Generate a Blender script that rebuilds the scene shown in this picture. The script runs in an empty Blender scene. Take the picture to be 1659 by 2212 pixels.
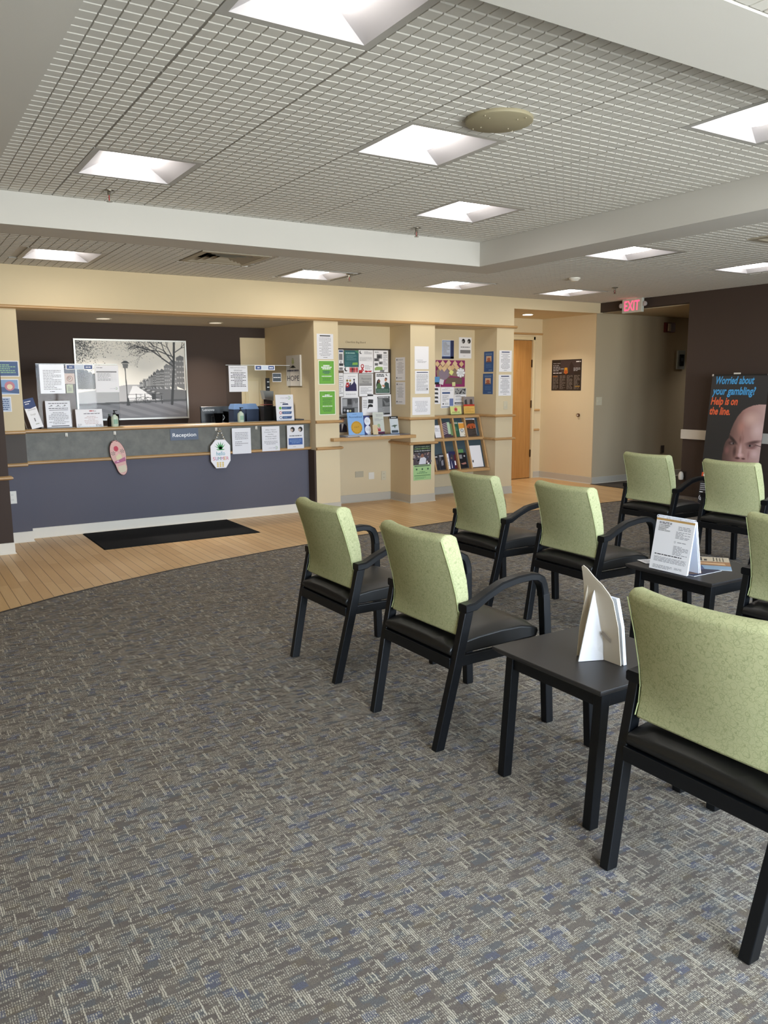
import bpy, bmesh, math, random
import numpy as np
from mathutils import Vector, Matrix, Euler

# ------------------------------------------------------------------ camera
scene = bpy.context.scene
COL = scene.collection
R = math.radians
EYE = 1.43
cam_d = bpy.data.cameras.new('camera'); cam = bpy.data.objects.new('camera', cam_d); COL.objects.link(cam)
yaw, pitch, roll = R(31.926), R(-9.088), R(-0.4144)
f_ = Vector((math.sin(yaw)*math.cos(pitch), math.cos(yaw)*math.cos(pitch), math.sin(pitch)))
r_ = Vector((math.cos(yaw), -math.sin(yaw), 0)); u_ = r_.cross(f_)
r2 = r_*math.cos(roll)+u_*math.sin(roll); u2 = -r_*math.sin(roll)+u_*math.cos(roll)
cam.matrix_world = Matrix(((r2.x, u2.x, -f_.x, 0), (r2.y, u2.y, -f_.y, 0), (r2.z, u2.z, -f_.z, EYE), (0, 0, 0, 1)))
cam_d.sensor_fit = 'VERTICAL'; cam_d.sensor_height = 36.0; cam_d.lens = 36.0*1725.2/2212
cam_d.clip_start = 0.02; cam_d.clip_end = 100
scene.camera = cam

# ------------------------------------------------------------------ world, exposure
LAMP = 6.0            # troffer diffuser strength
SKY = 14.0             # daylight outside the windows behind the viewer
scene.view_settings.view_transform = 'Standard'; scene.view_settings.look = 'None'
scene.view_settings.gamma = 1.0; scene.view_settings.use_curve_mapping = False
scene.view_settings.exposure = 1.12
try:
    scene.cycles.use_denoising = True
    scene.cycles.max_bounces = 8; scene.cycles.diffuse_bounces = 5
    scene.cycles.sample_clamp_indirect = 6.0
    scene.cycles.caustics_reflective = False; scene.cycles.caustics_refractive = False
except Exception:
    pass
w = bpy.data.worlds.new('daylight'); scene.world = w; w.use_nodes = True
nt = w.node_tree; nt.nodes.clear()
wo = nt.nodes.new('ShaderNodeOutputWorld'); bg = nt.nodes.new('ShaderNodeBackground')
tc = nt.nodes.new('ShaderNodeTexCoord'); sp = nt.nodes.new('ShaderNodeSeparateXYZ'); cr = nt.nodes.new('ShaderNodeValToRGB')
nt.links.new(tc.outputs['Generated'], sp.inputs[0]); nt.links.new(sp.outputs['Z'], cr.inputs[0])
cr.color_ramp.elements[0].position = 0.0; cr.color_ramp.elements[0].color = (.78, .80, .78, 1)
cr.color_ramp.elements[1].position = 0.03; cr.color_ramp.elements[1].color = (.72, .85, 1.0, 1)
nt.links.new(cr.outputs[0], bg.inputs[0]); bg.inputs[1].default_value = SKY; nt.links.new(bg.outputs[0], wo.inputs[0])
WINS = [(0.2, 1.9), (2.3, 4.0), (4.4, 6.1)]       # windows in the wall behind the viewer
YB = -1.5
for i, (a, b) in enumerate(WINS):
    ld = bpy.data.lights.new('window_daylight', 'AREA'); ld.shape = 'RECTANGLE'; ld.size = b-a; ld.size_y = 1.85
    ld.cycles.is_portal = True
    lo = bpy.data.objects.new('window_daylight', ld); COL.objects.link(lo)
    lo.location = ((a+b)/2, YB-0.12, 1.375); lo.rotation_euler = (R(90), 0, 0)

# ------------------------------------------------------------------ materials
def lin(h):
    h = h.lstrip('#'); v = [int(h[i:i+2], 16)/255 for i in (0, 2, 4)]
    return tuple([(c/12.92 if c <= .04045 else ((c+.055)/1.055)**2.4) for c in v]+[1.0])
MATS = {}
def mat(h, rough=.6, metal=0.0, name=None, spec=.5, coat=0.0):
    key = (h, rough, metal, spec, coat)
    if key in MATS: return MATS[key]
    m = bpy.data.materials.new(name or 'paint_'+h.strip('#')); m.use_nodes = True
    b = m.node_tree.nodes['Principled BSDF']
    b.inputs['Base Color'].default_value = lin(h); b.inputs['Roughness'].default_value = rough
    b.inputs['Metallic'].default_value = metal; b.inputs['Specular IOR Level'].default_value = spec
    b.inputs['Coat Weight'].default_value = coat
    MATS[key] = m; return m
class NB:
    """tiny node-graph builder"""
    def __init__(s, name):
        s.m = bpy.data.materials.new(name); s.m.use_nodes = True; s.t = s.m.node_tree
        s.b = s.t.nodes['Principled BSDF']
    def put(s, sock, v):
        if v is None: return
        if isinstance(v, bpy.types.NodeSocket): s.t.links.new(v, sock)
        else: sock.default_value = v
    def math(s, op, a, b=None, c=None):
        n = s.t.nodes.new('ShaderNodeMath'); n.operation = op
        s.put(n.inputs[0], a); s.put(n.inputs[1], b); s.put(n.inputs[2], c); return n.outputs[0]
    def coord(s):
        n = s.t.nodes.new('ShaderNodeTexCoord'); q = s.t.nodes.new('ShaderNodeSeparateXYZ')
        s.t.links.new(n.outputs['Object'], q.inputs[0]); return n.outputs['Object'], q.outputs
    def comb(s, x, y, z=0.0):
        n = s.t.nodes.new('ShaderNodeCombineXYZ'); s.put(n.inputs[0], x); s.put(n.inputs[1], y); s.put(n.inputs[2], z); return n.outputs[0]
    def white(s, vec):
        n = s.t.nodes.new('ShaderNodeTexWhiteNoise'); n.noise_dimensions = '3D'; s.put(n.inputs['Vector'], vec); return n.outputs['Value']
    def noise(s, vec, scale, detail=2.0, rough=.5, dist=0.0):
        n = s.t.nodes.new('ShaderNodeTexNoise'); s.put(n.inputs['Vector'], vec); n.inputs['Scale'].default_value = scale
        n.inputs['Detail'].default_value = detail; n.inputs['Roughness'].default_value = rough; n.inputs['Distortion'].default_value = dist
        return n.outputs['Fac']
    def ramp(s, fac, stops, interp='LINEAR'):
        n = s.t.nodes.new('ShaderNodeValToRGB'); s.put(n.inputs[0], fac); n.color_ramp.interpolation = interp
        el = n.color_ramp.elements
        while len(el) < len(stops): el.new(.5)
        for e, (p, c) in zip(el, stops): e.position = p; e.color = c if len(c) == 4 else tuple(c)+(1,)
        return n.outputs[0]
    def mix(s, fac, a, b, mode='MIX'):
        n = s.t.nodes.new('ShaderNodeMix'); n.data_type = 'RGBA'; n.blend_type = mode
        s.put(n.inputs[0], fac); s.put(n.inputs[6], a); s.put(n.inputs[7], b); return n.outputs[2]
    def scale(s, vec, v):
        n = s.t.nodes.new('ShaderNodeVectorMath'); n.operation = 'MULTIPLY'; s.put(n.inputs[0], vec); n.inputs[1].default_value = v; return n.outputs[0]
    def bump(s, h, strength, dist):
        n = s.t.nodes.new('ShaderNodeBump'); s.put(n.inputs['Height'], h); n.inputs['Strength'].default_value = strength
        n.inputs['Distance'].default_value = dist; s.t.links.new(n.outputs[0], s.b.inputs['Normal'])
    def out(s, col, rough=.6, spec=.5):
        s.put(s.b.inputs['Base Color'], col); s.put(s.b.inputs['Roughness'], rough); s.b.inputs['Specular IOR Level'].default_value = spec
        return s.m

def wallpaint(name, h, var=.05, rough=.75):
    n = NB(name); o, q = n.coord(); f = n.noise(o, 2.2, 3); g = n.noise(o, 160, 2)
    c = lin(h); d = tuple(x*(1-var) for x in c[:3])+(1,)
    n.bump(g, .08, .002); return n.out(n.mix(f, d, c), rough, .3)
M_BEIGE = wallpaint('beige_wall_paint', '#dac9a7')
M_BROWN = wallpaint('dark_brown_wall_paint', '#463a34')
M_TAUPE = wallpaint('grey_taupe_wall_paint', '#b7a98f')
M_WHITE = wallpaint('soffit_white_paint', '#cbc9c4')
M_SLATE = wallpaint('slate_blue_wall_paint', '#62616c')
M_DKGREY = wallpaint('umber_grey_panel', '#5a5450')
M_BASE = mat('#bdb7aa', .5, name='grey_vinyl_base'); M_BASEW = mat('#e6e0d4', .45, name='white_vinyl_base')
def laminate():
    n = NB('grey_mottled_laminate'); o, q = n.coord(); f = n.noise(o, 9, 5, .65)
    return n.out(n.ramp(f, [(.3, lin('#56564f')), (.7, lin('#6e6c64'))]), .5)
M_LAM = laminate()
def wood(name, c1, c2, rough=.35, axis=0):
    n = NB(name); o, q = n.coord()
    v = [40, 40, 40]; v[axis] = 2.0
    f = n.noise(n.scale(o, tuple(v)), 1.0, 4, .6, .4)
    n.bump(f, .05, .001); return n.out(n.ramp(f, [(.3, lin(c1)), (.7, lin(c2))]), rough)
M_OAK = wood('oak_trim_x', '#b08a5a', '#c6a070'); M_OAKY = wood('oak_trim_y', '#b08a5a', '#c6a070', axis=1)
M_OAKZ = wood('oak_frame_z', '#b48d5e', '#caa475', axis=2); M_DOOR = wood('maple_door_veneer', '#a8763e', '#bb874b', .35, 2)
def plank_mat():
    n = NB('maple_plank_floor'); o, q = n.coord(); PW = .0745
    xs = n.math('DIVIDE', q[0], PW); xi = n.math('FLOOR', xs); xf = n.math('FRACT', xs)
    off = n.white(n.comb(xi, 3.1)); ys = n.math('ADD', n.math('DIVIDE', q[1], .92), n.math('MULTIPLY', off, 7.0)); yi = n.math('FLOOR', ys)
    tone = n.white(n.comb(xi, yi, 1.0))
    g = n.noise(n.scale(o, (34, 3.0, 1)), 1.0, 4, .6, .5)
    base = n.ramp(n.math('ADD', n.math('MULTIPLY', tone, .55), n.math('MULTIPLY', g, .45)), [(.1, lin('#cda570')), (.5, lin('#d8b27d')), (.9, lin('#e2c08e'))])
    e = n.math('ABSOLUTE', n.math('SUBTRACT', xf, .5)); seam = n.math('GREATER_THAN', e, .470)
    yf = n.math('FRACT', ys); seam2 = n.math('GREATER_THAN', n.math('ABSOLUTE', n.math('SUBTRACT', yf, .5)), .4988)
    s = n.math('MAXIMUM', seam, n.math('MULTIPLY', seam2, .4))
    n.bump(n.math('SUBTRACT', 1.0, s), .25, .001)
    return n.out(n.mix(n.math('MULTIPLY', s, .8), base, lin('#6e4c2c')), .38)
def carpet_mat():
    n = NB('woven_loop_carpet'); o, q = n.coord(); PX, PY = .0055, .0092
    def M(op, *a): return n.math(op, *a)
    def W(a, b, c): return n.white(n.comb(a, b, c))
    fine = n.noise(o, 380, 3, .8); mid = n.noise(o, 120, 2, .7)
    xs = M('ADD', M('DIVIDE', q[0], PX), M('MULTIPLY', M('SUBTRACT', mid, .5), 1.1)); xi = M('FLOOR', xs); xf = M('FRACT', xs)
    ys = M('ADD', M('DIVIDE', q[1], PY), M('ADD', M('MULTIPLY', M('SUBTRACT', fine, .5), .9), M('MULTIPLY', W(xi, 0.0, 7.0), .5))); yi = M('FLOOR', ys); yf = M('FRACT', ys)
    ax = M('ABSOLUTE', M('SUBTRACT', xf, .5)); ay = M('ABSOLUTE', M('SUBTRACT', yf, .5))
    # rows of short light ticks, switched on and off in short runs
    bx = M('FLOOR', M('ADD', M('DIVIDE', xi, 7.0), M('MULTIPLY', W(0.0, yi, 2.0), 9.0)))
    rowon = M('GREATER_THAN', W(bx, yi, 3.0), .30)
    tick = M('MULTIPLY', M('LESS_THAN', ax, M('ADD', .18, M('MULTIPLY', W(xi, yi, 1.5), .16))), M('LESS_THAN', ay, M('ADD', .22, M('MULTIPLY', W(xi, yi, 2.5), .26))))
    tick = M('MULTIPLY', M('MULTIPLY', tick, rowon), M('ADD', .40, M('MULTIPLY', W(xi, yi, 9.0), .60)))
    # longer dashes running towards the desk, one or two yarns wide
    x2 = M('FLOOR', M('DIVIDE', xs, 2.0))
    ls = M('ADD', M('DIVIDE', q[1], .064), M('MULTIPLY', W(x2, 5.0, 1.0), 11.0)); li = M('FLOOR', ls); lr = W(x2, li, 4.0)
    wide = M('GREATER_THAN', W(xi, li, 5.0), .50)
    dash = M('MULTIPLY', M('MULTIPLY', M('GREATER_THAN', lr, .77), wide), M('LESS_THAN', ax, .33))
    dash = M('MULTIPLY', dash, M('LESS_THAN', M('ABSOLUTE', M('SUBTRACT', M('FRACT', ls), .5)), M('ADD', .22, M('MULTIPLY', W(x2, li, 6.0), .26))))
    dash = M('MULTIPLY', dash, M('ADD', .62, M('MULTIPLY', M('LESS_THAN', ay, .40), .38)))
    light = M('MULTIPLY', M('MAXIMUM', tick, dash), M('ADD', .72, M('MULTIPLY', fine, .5)))
    # coloured yarn blocks, about 35 by 22 mm
    q1 = M('ADD', q[1], M('MULTIPLY', mid, .01)); q0 = M('ADD', q[0], M('MULTIPLY', fine, .012))
    b1 = M('FLOOR', M('DIVIDE', q1, .024)); b0 = M('FLOOR', M('ADD', M('DIVIDE', q0, .036), M('MULTIPLY', W(b1, 1.0, 2.0), 5.0)))
    blk = W(b0, b1, 6.0)
    dark = n.ramp(blk, [(0, lin('#776e67')), (.28, lin('#827970')), (.52, lin('#79736d')), (.70, lin('#717375')), (.86, lin('#696e80')), (.95, lin('#7f7465'))], 'CONSTANT')
    dark = n.mix(n.ramp(fine, [(.36, (0, 0, 0, 1)), (.62, (.8, .8, .8, 1))]), dark, lin('#544d48'))
    lc = n.ramp(W(xi, li, 8.0), [(0, lin('#c6bca9')), (.5, lin('#d9d1c0')), (1, lin('#c3bba6'))])
    # carpet modules join every 0.61 m
    sx = M('LESS_THAN', M('ABSOLUTE', M('SUBTRACT', M('FRACT', M('DIVIDE', M('SUBTRACT', q[0], 1.028), .61)), .5)), .4975)
    col = n.mix(M('MULTIPLY', light, .85), dark, lc); col = n.mix(M('MULTIPLY', M('SUBTRACT', 1.0, sx), .35), col, lin('#3b3733'))
    n.bump(M('ADD', light, M('MULTIPLY', fine, .7)), .8, .003)
    return n.out(col, .95, .1)
def fabric_mat(swirl=True):
    n = NB('green_upholstery'); o, q = n.coord()
    a = n.noise(o, 300, 3, .7); b = n.noise(o, 6, 2)
    base = n.mix(n.math('MULTIPLY', a, .7), lin('#bbbb90'), lin('#9b9b72'))
    dn = n.t.nodes.new('ShaderNodeTexNoise'); n.t.links.new(o, dn.inputs['Vector']); dn.inputs['Scale'].default_value = 30
    va = n.t.nodes.new('ShaderNodeVectorMath'); va.operation = 'MULTIPLY_ADD'; n.t.links.new(dn.outputs['Color'], va.inputs[0]); va.inputs[1].default_value = (.012, .012, .012); n.t.links.new(o, va.inputs[2])
    rings = None
    for sc, rr, off in ((44, .46, 0.0), (38, .50, 3.3), (52, .44, 7.7)):
        vo = n.t.nodes.new('ShaderNodeTexVoronoi'); vo.inputs['Scale'].default_value = sc
        ad = n.t.nodes.new('ShaderNodeVectorMath'); ad.operation = 'ADD'; n.t.links.new(va.outputs[0], ad.inputs[0]); ad.inputs[1].default_value = (off, off*.7, off*.3); n.t.links.new(ad.outputs[0], vo.inputs['Vector'])
        rg = n.math('LESS_THAN', n.math('ABSOLUTE', n.math('SUBTRACT', vo.outputs['Distance'], rr)), .022)
        rings = rg if rings is None else n.math('MAXIMUM', rings, rg)
    base = n.mix(n.math('MULTIPLY', rings, .42), base, lin('#6f7a50'))
    n.bump(a, .25, .001); return n.out(base, .9, .15)
M_PLANK, M_CARPET, M_GREEN = plank_mat(), carpet_mat(), fabric_mat()
M_VINYL = mat('#131211', .40, name='black_vinyl'); M_BLK = mat('#06080c', .40, spec=.35, name='black_painted_steel')
M_TOP = mat('#2b2827', .45, name='charcoal_laminate')
M_TILE = wallpaint('ceiling_tile', '#d0cec8', .05, .9); M_GRID = mat('#9a9892', .6, name='ceiling_grid'); M_GROOVE = mat('#cfcdc7', .9, name='tile_groove')
M_CHROME = mat('#8a8478', .3, 1.0, name='chrome'); M_PAPER = mat('#efedf0', .55, name='white_paper'); M_SLEEVE = mat('#e0dfe4', .32, name='plastic_sleeve', coat=.1)
M_INK = mat('#3c3a3e', .6, name='grey_ink'); M_INKL = mat('#9d9ba0', .6, name='light_ink'); M_K = mat('#141316', .6, name='black_ink')
M_IVORY = mat('#cfc6ad', .4, name='ivory_plastic'); M_WPL = mat('#e4e0d6', .35, name='white_plastic')
def emis(name, col, st):
    m = bpy.data.materials.new(name); m.use_nodes = True; b = m.node_tree.nodes['Principled BSDF']
    b.inputs['Base Color'].default_value = (*col, 1); b.inputs['Emission Color'].default_value = (*col, 1); b.inputs['Emission Strength'].default_value = st
    return m
M_LENS = emis('lamp_diffuser', (1, .95, .88), LAMP)
M_REFL = mat('#b9b7bb', .5, name='lamp_reflector')
def acrylic(name, tint=(.97, .98, .98), dens=.04):
    m = bpy.data.materials.new(name); m.use_nodes = True; t = m.node_tree; t.nodes.clear()
    o = t.nodes.new('ShaderNodeOutputMaterial'); a = t.nodes.new('ShaderNodeBsdfTransparent'); g = t.nodes.new('ShaderNodeBsdfGlossy')
    f = t.nodes.new('ShaderNodeFresnel'); f.inputs[0].default_value = 1.45; mx = t.nodes.new('ShaderNodeMixShader')
    a.inputs[0].default_value = (*tint, 1); g.inputs[0].default_value = (.16, .16, .17, 1); g.inputs['Roughness'].default_value = .03
    t.links.new(f.outputs[0], mx.inputs[0]); t.links.new(a.outputs[0], mx.inputs[1]); t.links.new(g.outputs[0], mx.inputs[2]); t.links.new(mx.outputs[0], o.inputs[0])
    return m
M_ACR = acrylic('clear_acrylic', (.93, .95, .96)); M_GLASS = acrylic('window_glass'); M_SMOKE = acrylic('smoked_plastic', (.35, .36, .38))
def vcol():
    n = NB('printed_picture'); a = n.t.nodes.new('ShaderNodeAttribute'); a.attribute_name = 'print'; return n.out(a.outputs['Color'], .45)
M_PRINT = vcol()

# ------------------------------------------------------------------ mesh helpers
class MB:
    def __init__(s): s.v = []; s.f = []; s.mi = []; s.mats = []
    def m(s, material):
        if material not in s.mats: s.mats.append(material)
        return s.mats.index(material)
    def add(s, vs, fs, material):
        k = len(s.v); s.v += [tuple(p) for p in vs]; i = s.m(material)
        for f in fs: s.f.append(tuple(a+k for a in f)); s.mi.append(i)
    def box(s, x0, x1, y0, y1, z0, z1, material, skip=()):
        vs = [(x0, y0, z0), (x1, y0, z0), (x1, y1, z0), (x0, y1, z0), (x0, y0, z1), (x1, y0, z1), (x1, y1, z1), (x0, y1, z1)]
        F = {'b': (0, 3, 2, 1), 't': (4, 5, 6, 7), 's': (0, 1, 5, 4), 'e': (1, 2, 6, 5), 'n': (2, 3, 7, 6), 'w': (3, 0, 4, 7)}
        s.add(vs, [f for k, f in F.items() if k not in skip], material)
    def quad(s, pts, material): s.add(pts, [tuple(range(len(pts)))], material)
    def prism(s, poly, d, material):
        """closed polygon of 3-D points extruded by vector d"""
        n = len(poly); d = Vector(d); a = [Vector(p) for p in poly]; b = [p+d for p in a]
        fs = [tuple(range(n-1, -1, -1)), tuple(range(n, 2*n))]+[(i, (i+1) % n, (i+1) % n+n, i+n) for i in range(n)]
        s.add(a+b, fs, material)
    def sweep(s, path, sec, material, up=(0, 0, 1), closed=False):
        """rectangular/any section (list of (a,b) in side/up axes) along path"""
        P = [Vector(p) for p in path]; n = len(sec); up = Vector(up); vs = []
        for i, p in enumerate(P):
            t = (P[min(i+1, len(P)-1)]-P[max(i-1, 0)]).normalized(); sd = t.cross(up).normalized(); uu = sd.cross(t).normalized()
            vs += [p+sd*a+uu*b for a, b in sec]
        fs = []
        for i in range(len(P)-1):
            for j in range(n): fs.append((i*n+j, i*n+(j+1) % n, (i+1)*n+(j+1) % n, (i+1)*n+j))
        fs += [tuple(range(n-1, -1, -1)), tuple((len(P)-1)*n+j for j in range(n))]
        s.add(vs, fs, material)
    def cyl(s, c, r, h, material, n=24, axis='z', r2=None):
        r2 = r if r2 is None else r2; vs = []
        for k, (rr, hh) in enumerate(((r, 0), (r2, h))):
            for i in range(n):
                a = 2*math.pi*i/n; x, y = rr*math.cos(a), rr*math.sin(a)
                p = {'z': (x, y, hh), 'y': (x, hh, y), 'x': (hh, x, y)}[axis]; vs.append((c[0]+p[0], c[1]+p[1], c[2]+p[2]))
        fs = [tuple(range(n-1, -1, -1)), tuple(range(n, 2*n))]+[(i, (i+1) % n, (i+1) % n+n, i+n) for i in range(n)]
        if axis == 'y': fs = [f[::-1] for f in fs]
        s.add(vs, fs, material)
    def lathe(s, c, prof, material, n=24):
        vs = []
        for r, z in prof:
            for i in range(n):
                a = 2*math.pi*i/n; vs.append((c[0]+r*math.cos(a), c[1]+r*math.sin(a), c[2]+z))
        fs = [(k*n+i, k*n+(i+1) % n, (k+1)*n+(i+1) % n, (k+1)*n+i) for k in range(len(prof)-1) for i in range(n)]
        fs += [tuple(range(n-1, -1, -1)), tuple((len(prof)-1)*n+i for i in range(n))]
        s.add(vs, fs, material)
    def tube(s, path, r, material, n=8):
        s.sweep(path, [(r*math.cos(2*math.pi*i/n), r*math.sin(2*math.pi*i/n)) for i in range(n)], material, up=(0.013, 0.021, 1))
    def loft(s, rows, material, cap=True, close=True):
        n = len(rows[0]); vs = [p for row in rows for p in row]; fs = []
        for i in range(len(rows)-1):
            for j in range(n if close else n-1): fs.append((i*n+j, i*n+(j+1) % n, (i+1)*n+(j+1) % n, (i+1)*n+j))
        if cap: fs += [tuple(range(n-1, -1, -1)), tuple((len(rows)-1)*n+j for j in range(n))]
        s.add(vs, fs, material)
    def build(s, name, parent=None, smooth=None, bevel=None, loc=None):
        me = bpy.data.meshes.new(name); me.from_pydata(s.v, [], s.f)
        for m_ in s.mats: me.materials.append(m_)
        me.polygons.foreach_set('material_index', s.mi); me.update()
        b = bmesh.new(); b.from_mesh(me); bmesh.ops.recalc_face_normals(b, faces=b.faces); b.to_mesh(me); b.free()
        if smooth is not None: me.shade_smooth(); me.set_sharp_from_angle(angle=R(smooth))
        o = bpy.data.objects.new(name, me); COL.objects.link(o)
        if parent: o.parent = parent
        if loc: o.location = loc
        if bevel:
            md = o.modifiers.new('edge', 'BEVEL'); md.width = bevel; md.segments = 2; md.limit_method = 'ANGLE'; md.angle_limit = R(40)
        return o
def tag(o, label, cat, group=None, kind=None):
    o['label'] = label; o['category'] = cat
    if group: o['group'] = group
    if kind: o['kind'] = kind
    return o
def thing(name, label, cat, loc=(0, 0, 0), rz=0, group=None):
    o = bpy.data.objects.new(name, None); COL.objects.link(o); o.location = loc; o.rotation_euler = (0, 0, rz); o.empty_display_size = .1
    return tag(o, label, cat, group)
def struct(name, mb, **k):
    o = mb.build(name, **k); o['kind'] = 'structure'; return o
def dup(root, loc, rz=None, label=None, group=None):
    r = root.copy(); COL.objects.link(r); r.location = loc
    if rz is not None: r.rotation_euler = (0, 0, rz)
    if label: r['label'] = label
    if group: r['group'] = group
    for ch in list(root.children):
        c = ch.copy(); COL.objects.link(c); c.parent = r
        for g in list(ch.children):
            d = g.copy(); COL.objects.link(d); d.parent = c
    return r
_txt = {}
def text_mesh(s, bold=0.0):
    if s not in _txt:
        cu = bpy.data.curves.new('lettering', 'FONT'); cu.body = s; cu.size = 1.0; cu.resolution_u = 3; cu.offset = bold
        o = bpy.data.objects.new('lettering', cu); COL.objects.link(o)
        dg = bpy.context.evaluated_depsgraph_get(); me = bpy.data.meshes.new_from_object(o.evaluated_get(dg))
        vs = [(v.co.x, v.co.y) for v in me.vertices]; fs = [tuple(p.vertices) for p in me.polygons]
        bpy.data.objects.remove(o); bpy.data.curves.remove(cu); bpy.data.meshes.remove(me)
        xs = [a for a, b in vs] or [0]; x0, x1 = min(xs), max(xs)
        _txt[s] = ([(a-x0, b) for a, b in vs], fs, x1-x0)
    return _txt[s]

class Sheet:
    """flat printed thing: local u (0..w) along x, v (0..h) along z, faces -y"""
    def __init__(s, w_, h_, paper=None, t=.0016):
        s.w, s.h, s.mb, s.t = w_, h_, MB(), t; s.L = 0
        s.mb.box(0, w_, -t, 0, 0, h_, paper or M_PAPER)
    def y(s, layer): return -s.t-.0004*layer
    def r(s, u0, v0, u1, v1, m_, layer=1):
        y = s.y(layer); W, H = s.w, s.h
        s.mb.quad([(u0*W, y, v0*H), (u1*W, y, v0*H), (u1*W, y, v1*H), (u0*W, y, v1*H)], m_)
    def p(s, pts, m_, layer=2):
        y = s.y(layer); s.mb.quad([(u*s.w, y, v*s.h) for u, v in pts], m_)
    def c(s, cu, cv, r, m_, layer=2, rv=None, n=20, a0=0, a1=360):
        rv = r*s.w/s.h if rv is None else rv
        s.p([(cu+r*math.cos(R(a0+(a1-a0)*i/n)), cv+rv*math.sin(R(a0+(a1-a0)*i/n))) for i in range(n)], m_, layer)
    def ring(s, cu, cv, r, th, m_, layer=2, a0=0, a1=360, n=24):
        k = s.w/s.h; P = [(math.cos(R(a0+(a1-a0)*i/n)), math.sin(R(a0+(a1-a0)*i/n))) for i in range(n+1)]
        for i in range(n):
            s.p([(cu+r*P[i][0], cv+r*k*P[i][1]), (cu+(r+th)*P[i][0], cv+(r+th)*k*P[i][1]), (cu+(r+th)*P[i+1][0], cv+(r+th)*k*P[i+1][1]), (cu+r*P[i+1][0], cv+r*k*P[i+1][1])], m_, layer)
    def t_(s, txt, u, v, size, m_, align='C', sx=1.0, layer=3, shear=0.0, fit=None):
        vs, fs, wd = text_mesh(txt); H = size*s.h
        if fit: sx = fit*s.w/(wd*H)
        ox = u*s.w-(wd*H*sx*.5 if align == 'C' else 0); oy = v*s.h; y = s.y(layer)
        s.mb.add([(ox+a*H*sx+b*H*shear, y, oy+b*H) for a, b in vs], fs, m_)
    def para(s, u0, v0, u1, v1, n, m_=None, seed=0, center=False, fill=.45, layer=2):
        rnd = random.Random(seed); m_ = m_ or M_INKL
        for i in range(n):
            lh = (v1-v0)/n; vb = v1-(i+1)*lh+lh*(1-fill)/2; u = u0; end = u1-(0 if rnd.random() < .7 else (u1-u0)*rnd.uniform(.1, .5))
            if center: k = (u1-end)/2; u += k; end = u1-k
            while u < end-.01:
                wl = min(rnd.uniform(.04, .13), end-u); s.r(u, vb, u+wl, vb+lh*fill, m_, layer); u += wl+.018
    def build(s, name, parent=None): return s.mb.build(name, parent)
def facing(o, axis, v, a, z):
    """hang a Sheet: on a wall plane facing -Y ('Y') or facing -X ('X'); a = left end"""
    if axis == 'Y': o.location = (a, v-.001, z)
    else: o.location = (v-.001, a, z); o.rotation_euler = (0, 0, R(-90))
    return o

class Canvas:
    def __init__(s, W, H, bg_): s.W, s.H = W, H; s.a = np.zeros((H, W, 3)); s.a[:] = bg_; s.yy, s.xx = np.mgrid[0:H, 0:W]; s.xx = (s.xx+.5)/W; s.yy = 1-(s.yy+.5)/H
    def put(s, mask, c, al=1.0): m_ = (mask*al)[..., None]; s.a = s.a*(1-m_)+np.array(c)*m_
    def poly(s, P, c, al=1.0):
        x, y = s.xx, s.yy; ins = np.zeros(x.shape, bool); n = len(P)
        for i in range(n):
            x0, y0 = P[i]; x1, y1 = P[(i+1) % n]
            if y0 == y1: continue
            ins ^= ((y0 > y) != (y1 > y)) & (x < (x1-x0)*(y-y0)/(y1-y0)+x0)
        s.put(ins.astype(float), c, al)
    def ell(s, cx, cy, rx, ry, c, al=1.0, soft=.0, rot=0):
        dx, dy = s.xx-cx, s.yy-cy; ca, sa = math.cos(rot), math.sin(rot); X = dx*ca+dy*sa; Y = -dx*sa+dy*ca
        d = np.sqrt((X/rx)**2+(Y/ry)**2); m_ = (d < 1).astype(float) if soft == 0 else np.clip((1-d)/soft, 0, 1)
        s.put(m_, c, al)
    def line(s, x0, y0, x1, y1, wd, c, al=1.0, asp=1.0):
        X, Y = (s.xx-x0)*asp, s.yy-y0; dx, dy = (x1-x0)*asp, y1-y0; L2 = dx*dx+dy*dy+1e-9
        t = np.clip((X*dx+Y*dy)/L2, 0, 1); d = np.hypot(X-t*dx, Y-t*dy); s.put(np.clip((wd-d)/(.35*wd+1e-4)+.5, 0, 1)*(d < wd*1.4), c, al)
    def mesh(s, name, w_, h_, parent=None, y=-.002, loc=None):
        W, H = s.W, s.H; vs = [(i*w_/(W-1), y, (1-j/(H-1))*h_) for j in range(H) for i in range(W)]
        fs = [(j*W+i, (j+1)*W+i, (j+1)*W+i+1, j*W+i+1) for j in range(H-1) for i in range(W-1)]
        me = bpy.data.meshes.new(name); me.from_pydata(vs, [], fs); me.materials.append(M_PRINT)
        at = me.color_attributes.new('print', 'FLOAT_COLOR', 'POINT'); c = np.ones((W*H, 4)); g = np.clip(s.a.reshape(-1, 3), 0, 1)
        c[:, :3] = np.where(g <= .04045, g/12.92, ((g+.055)/1.055)**2.4); at.data.foreach_set('color', c.ravel()); me.update()
        o = bpy.data.objects.new(name, me); COL.objects.link(o)
        if parent: o.parent = parent
        if loc: o.location = loc
        return o

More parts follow.
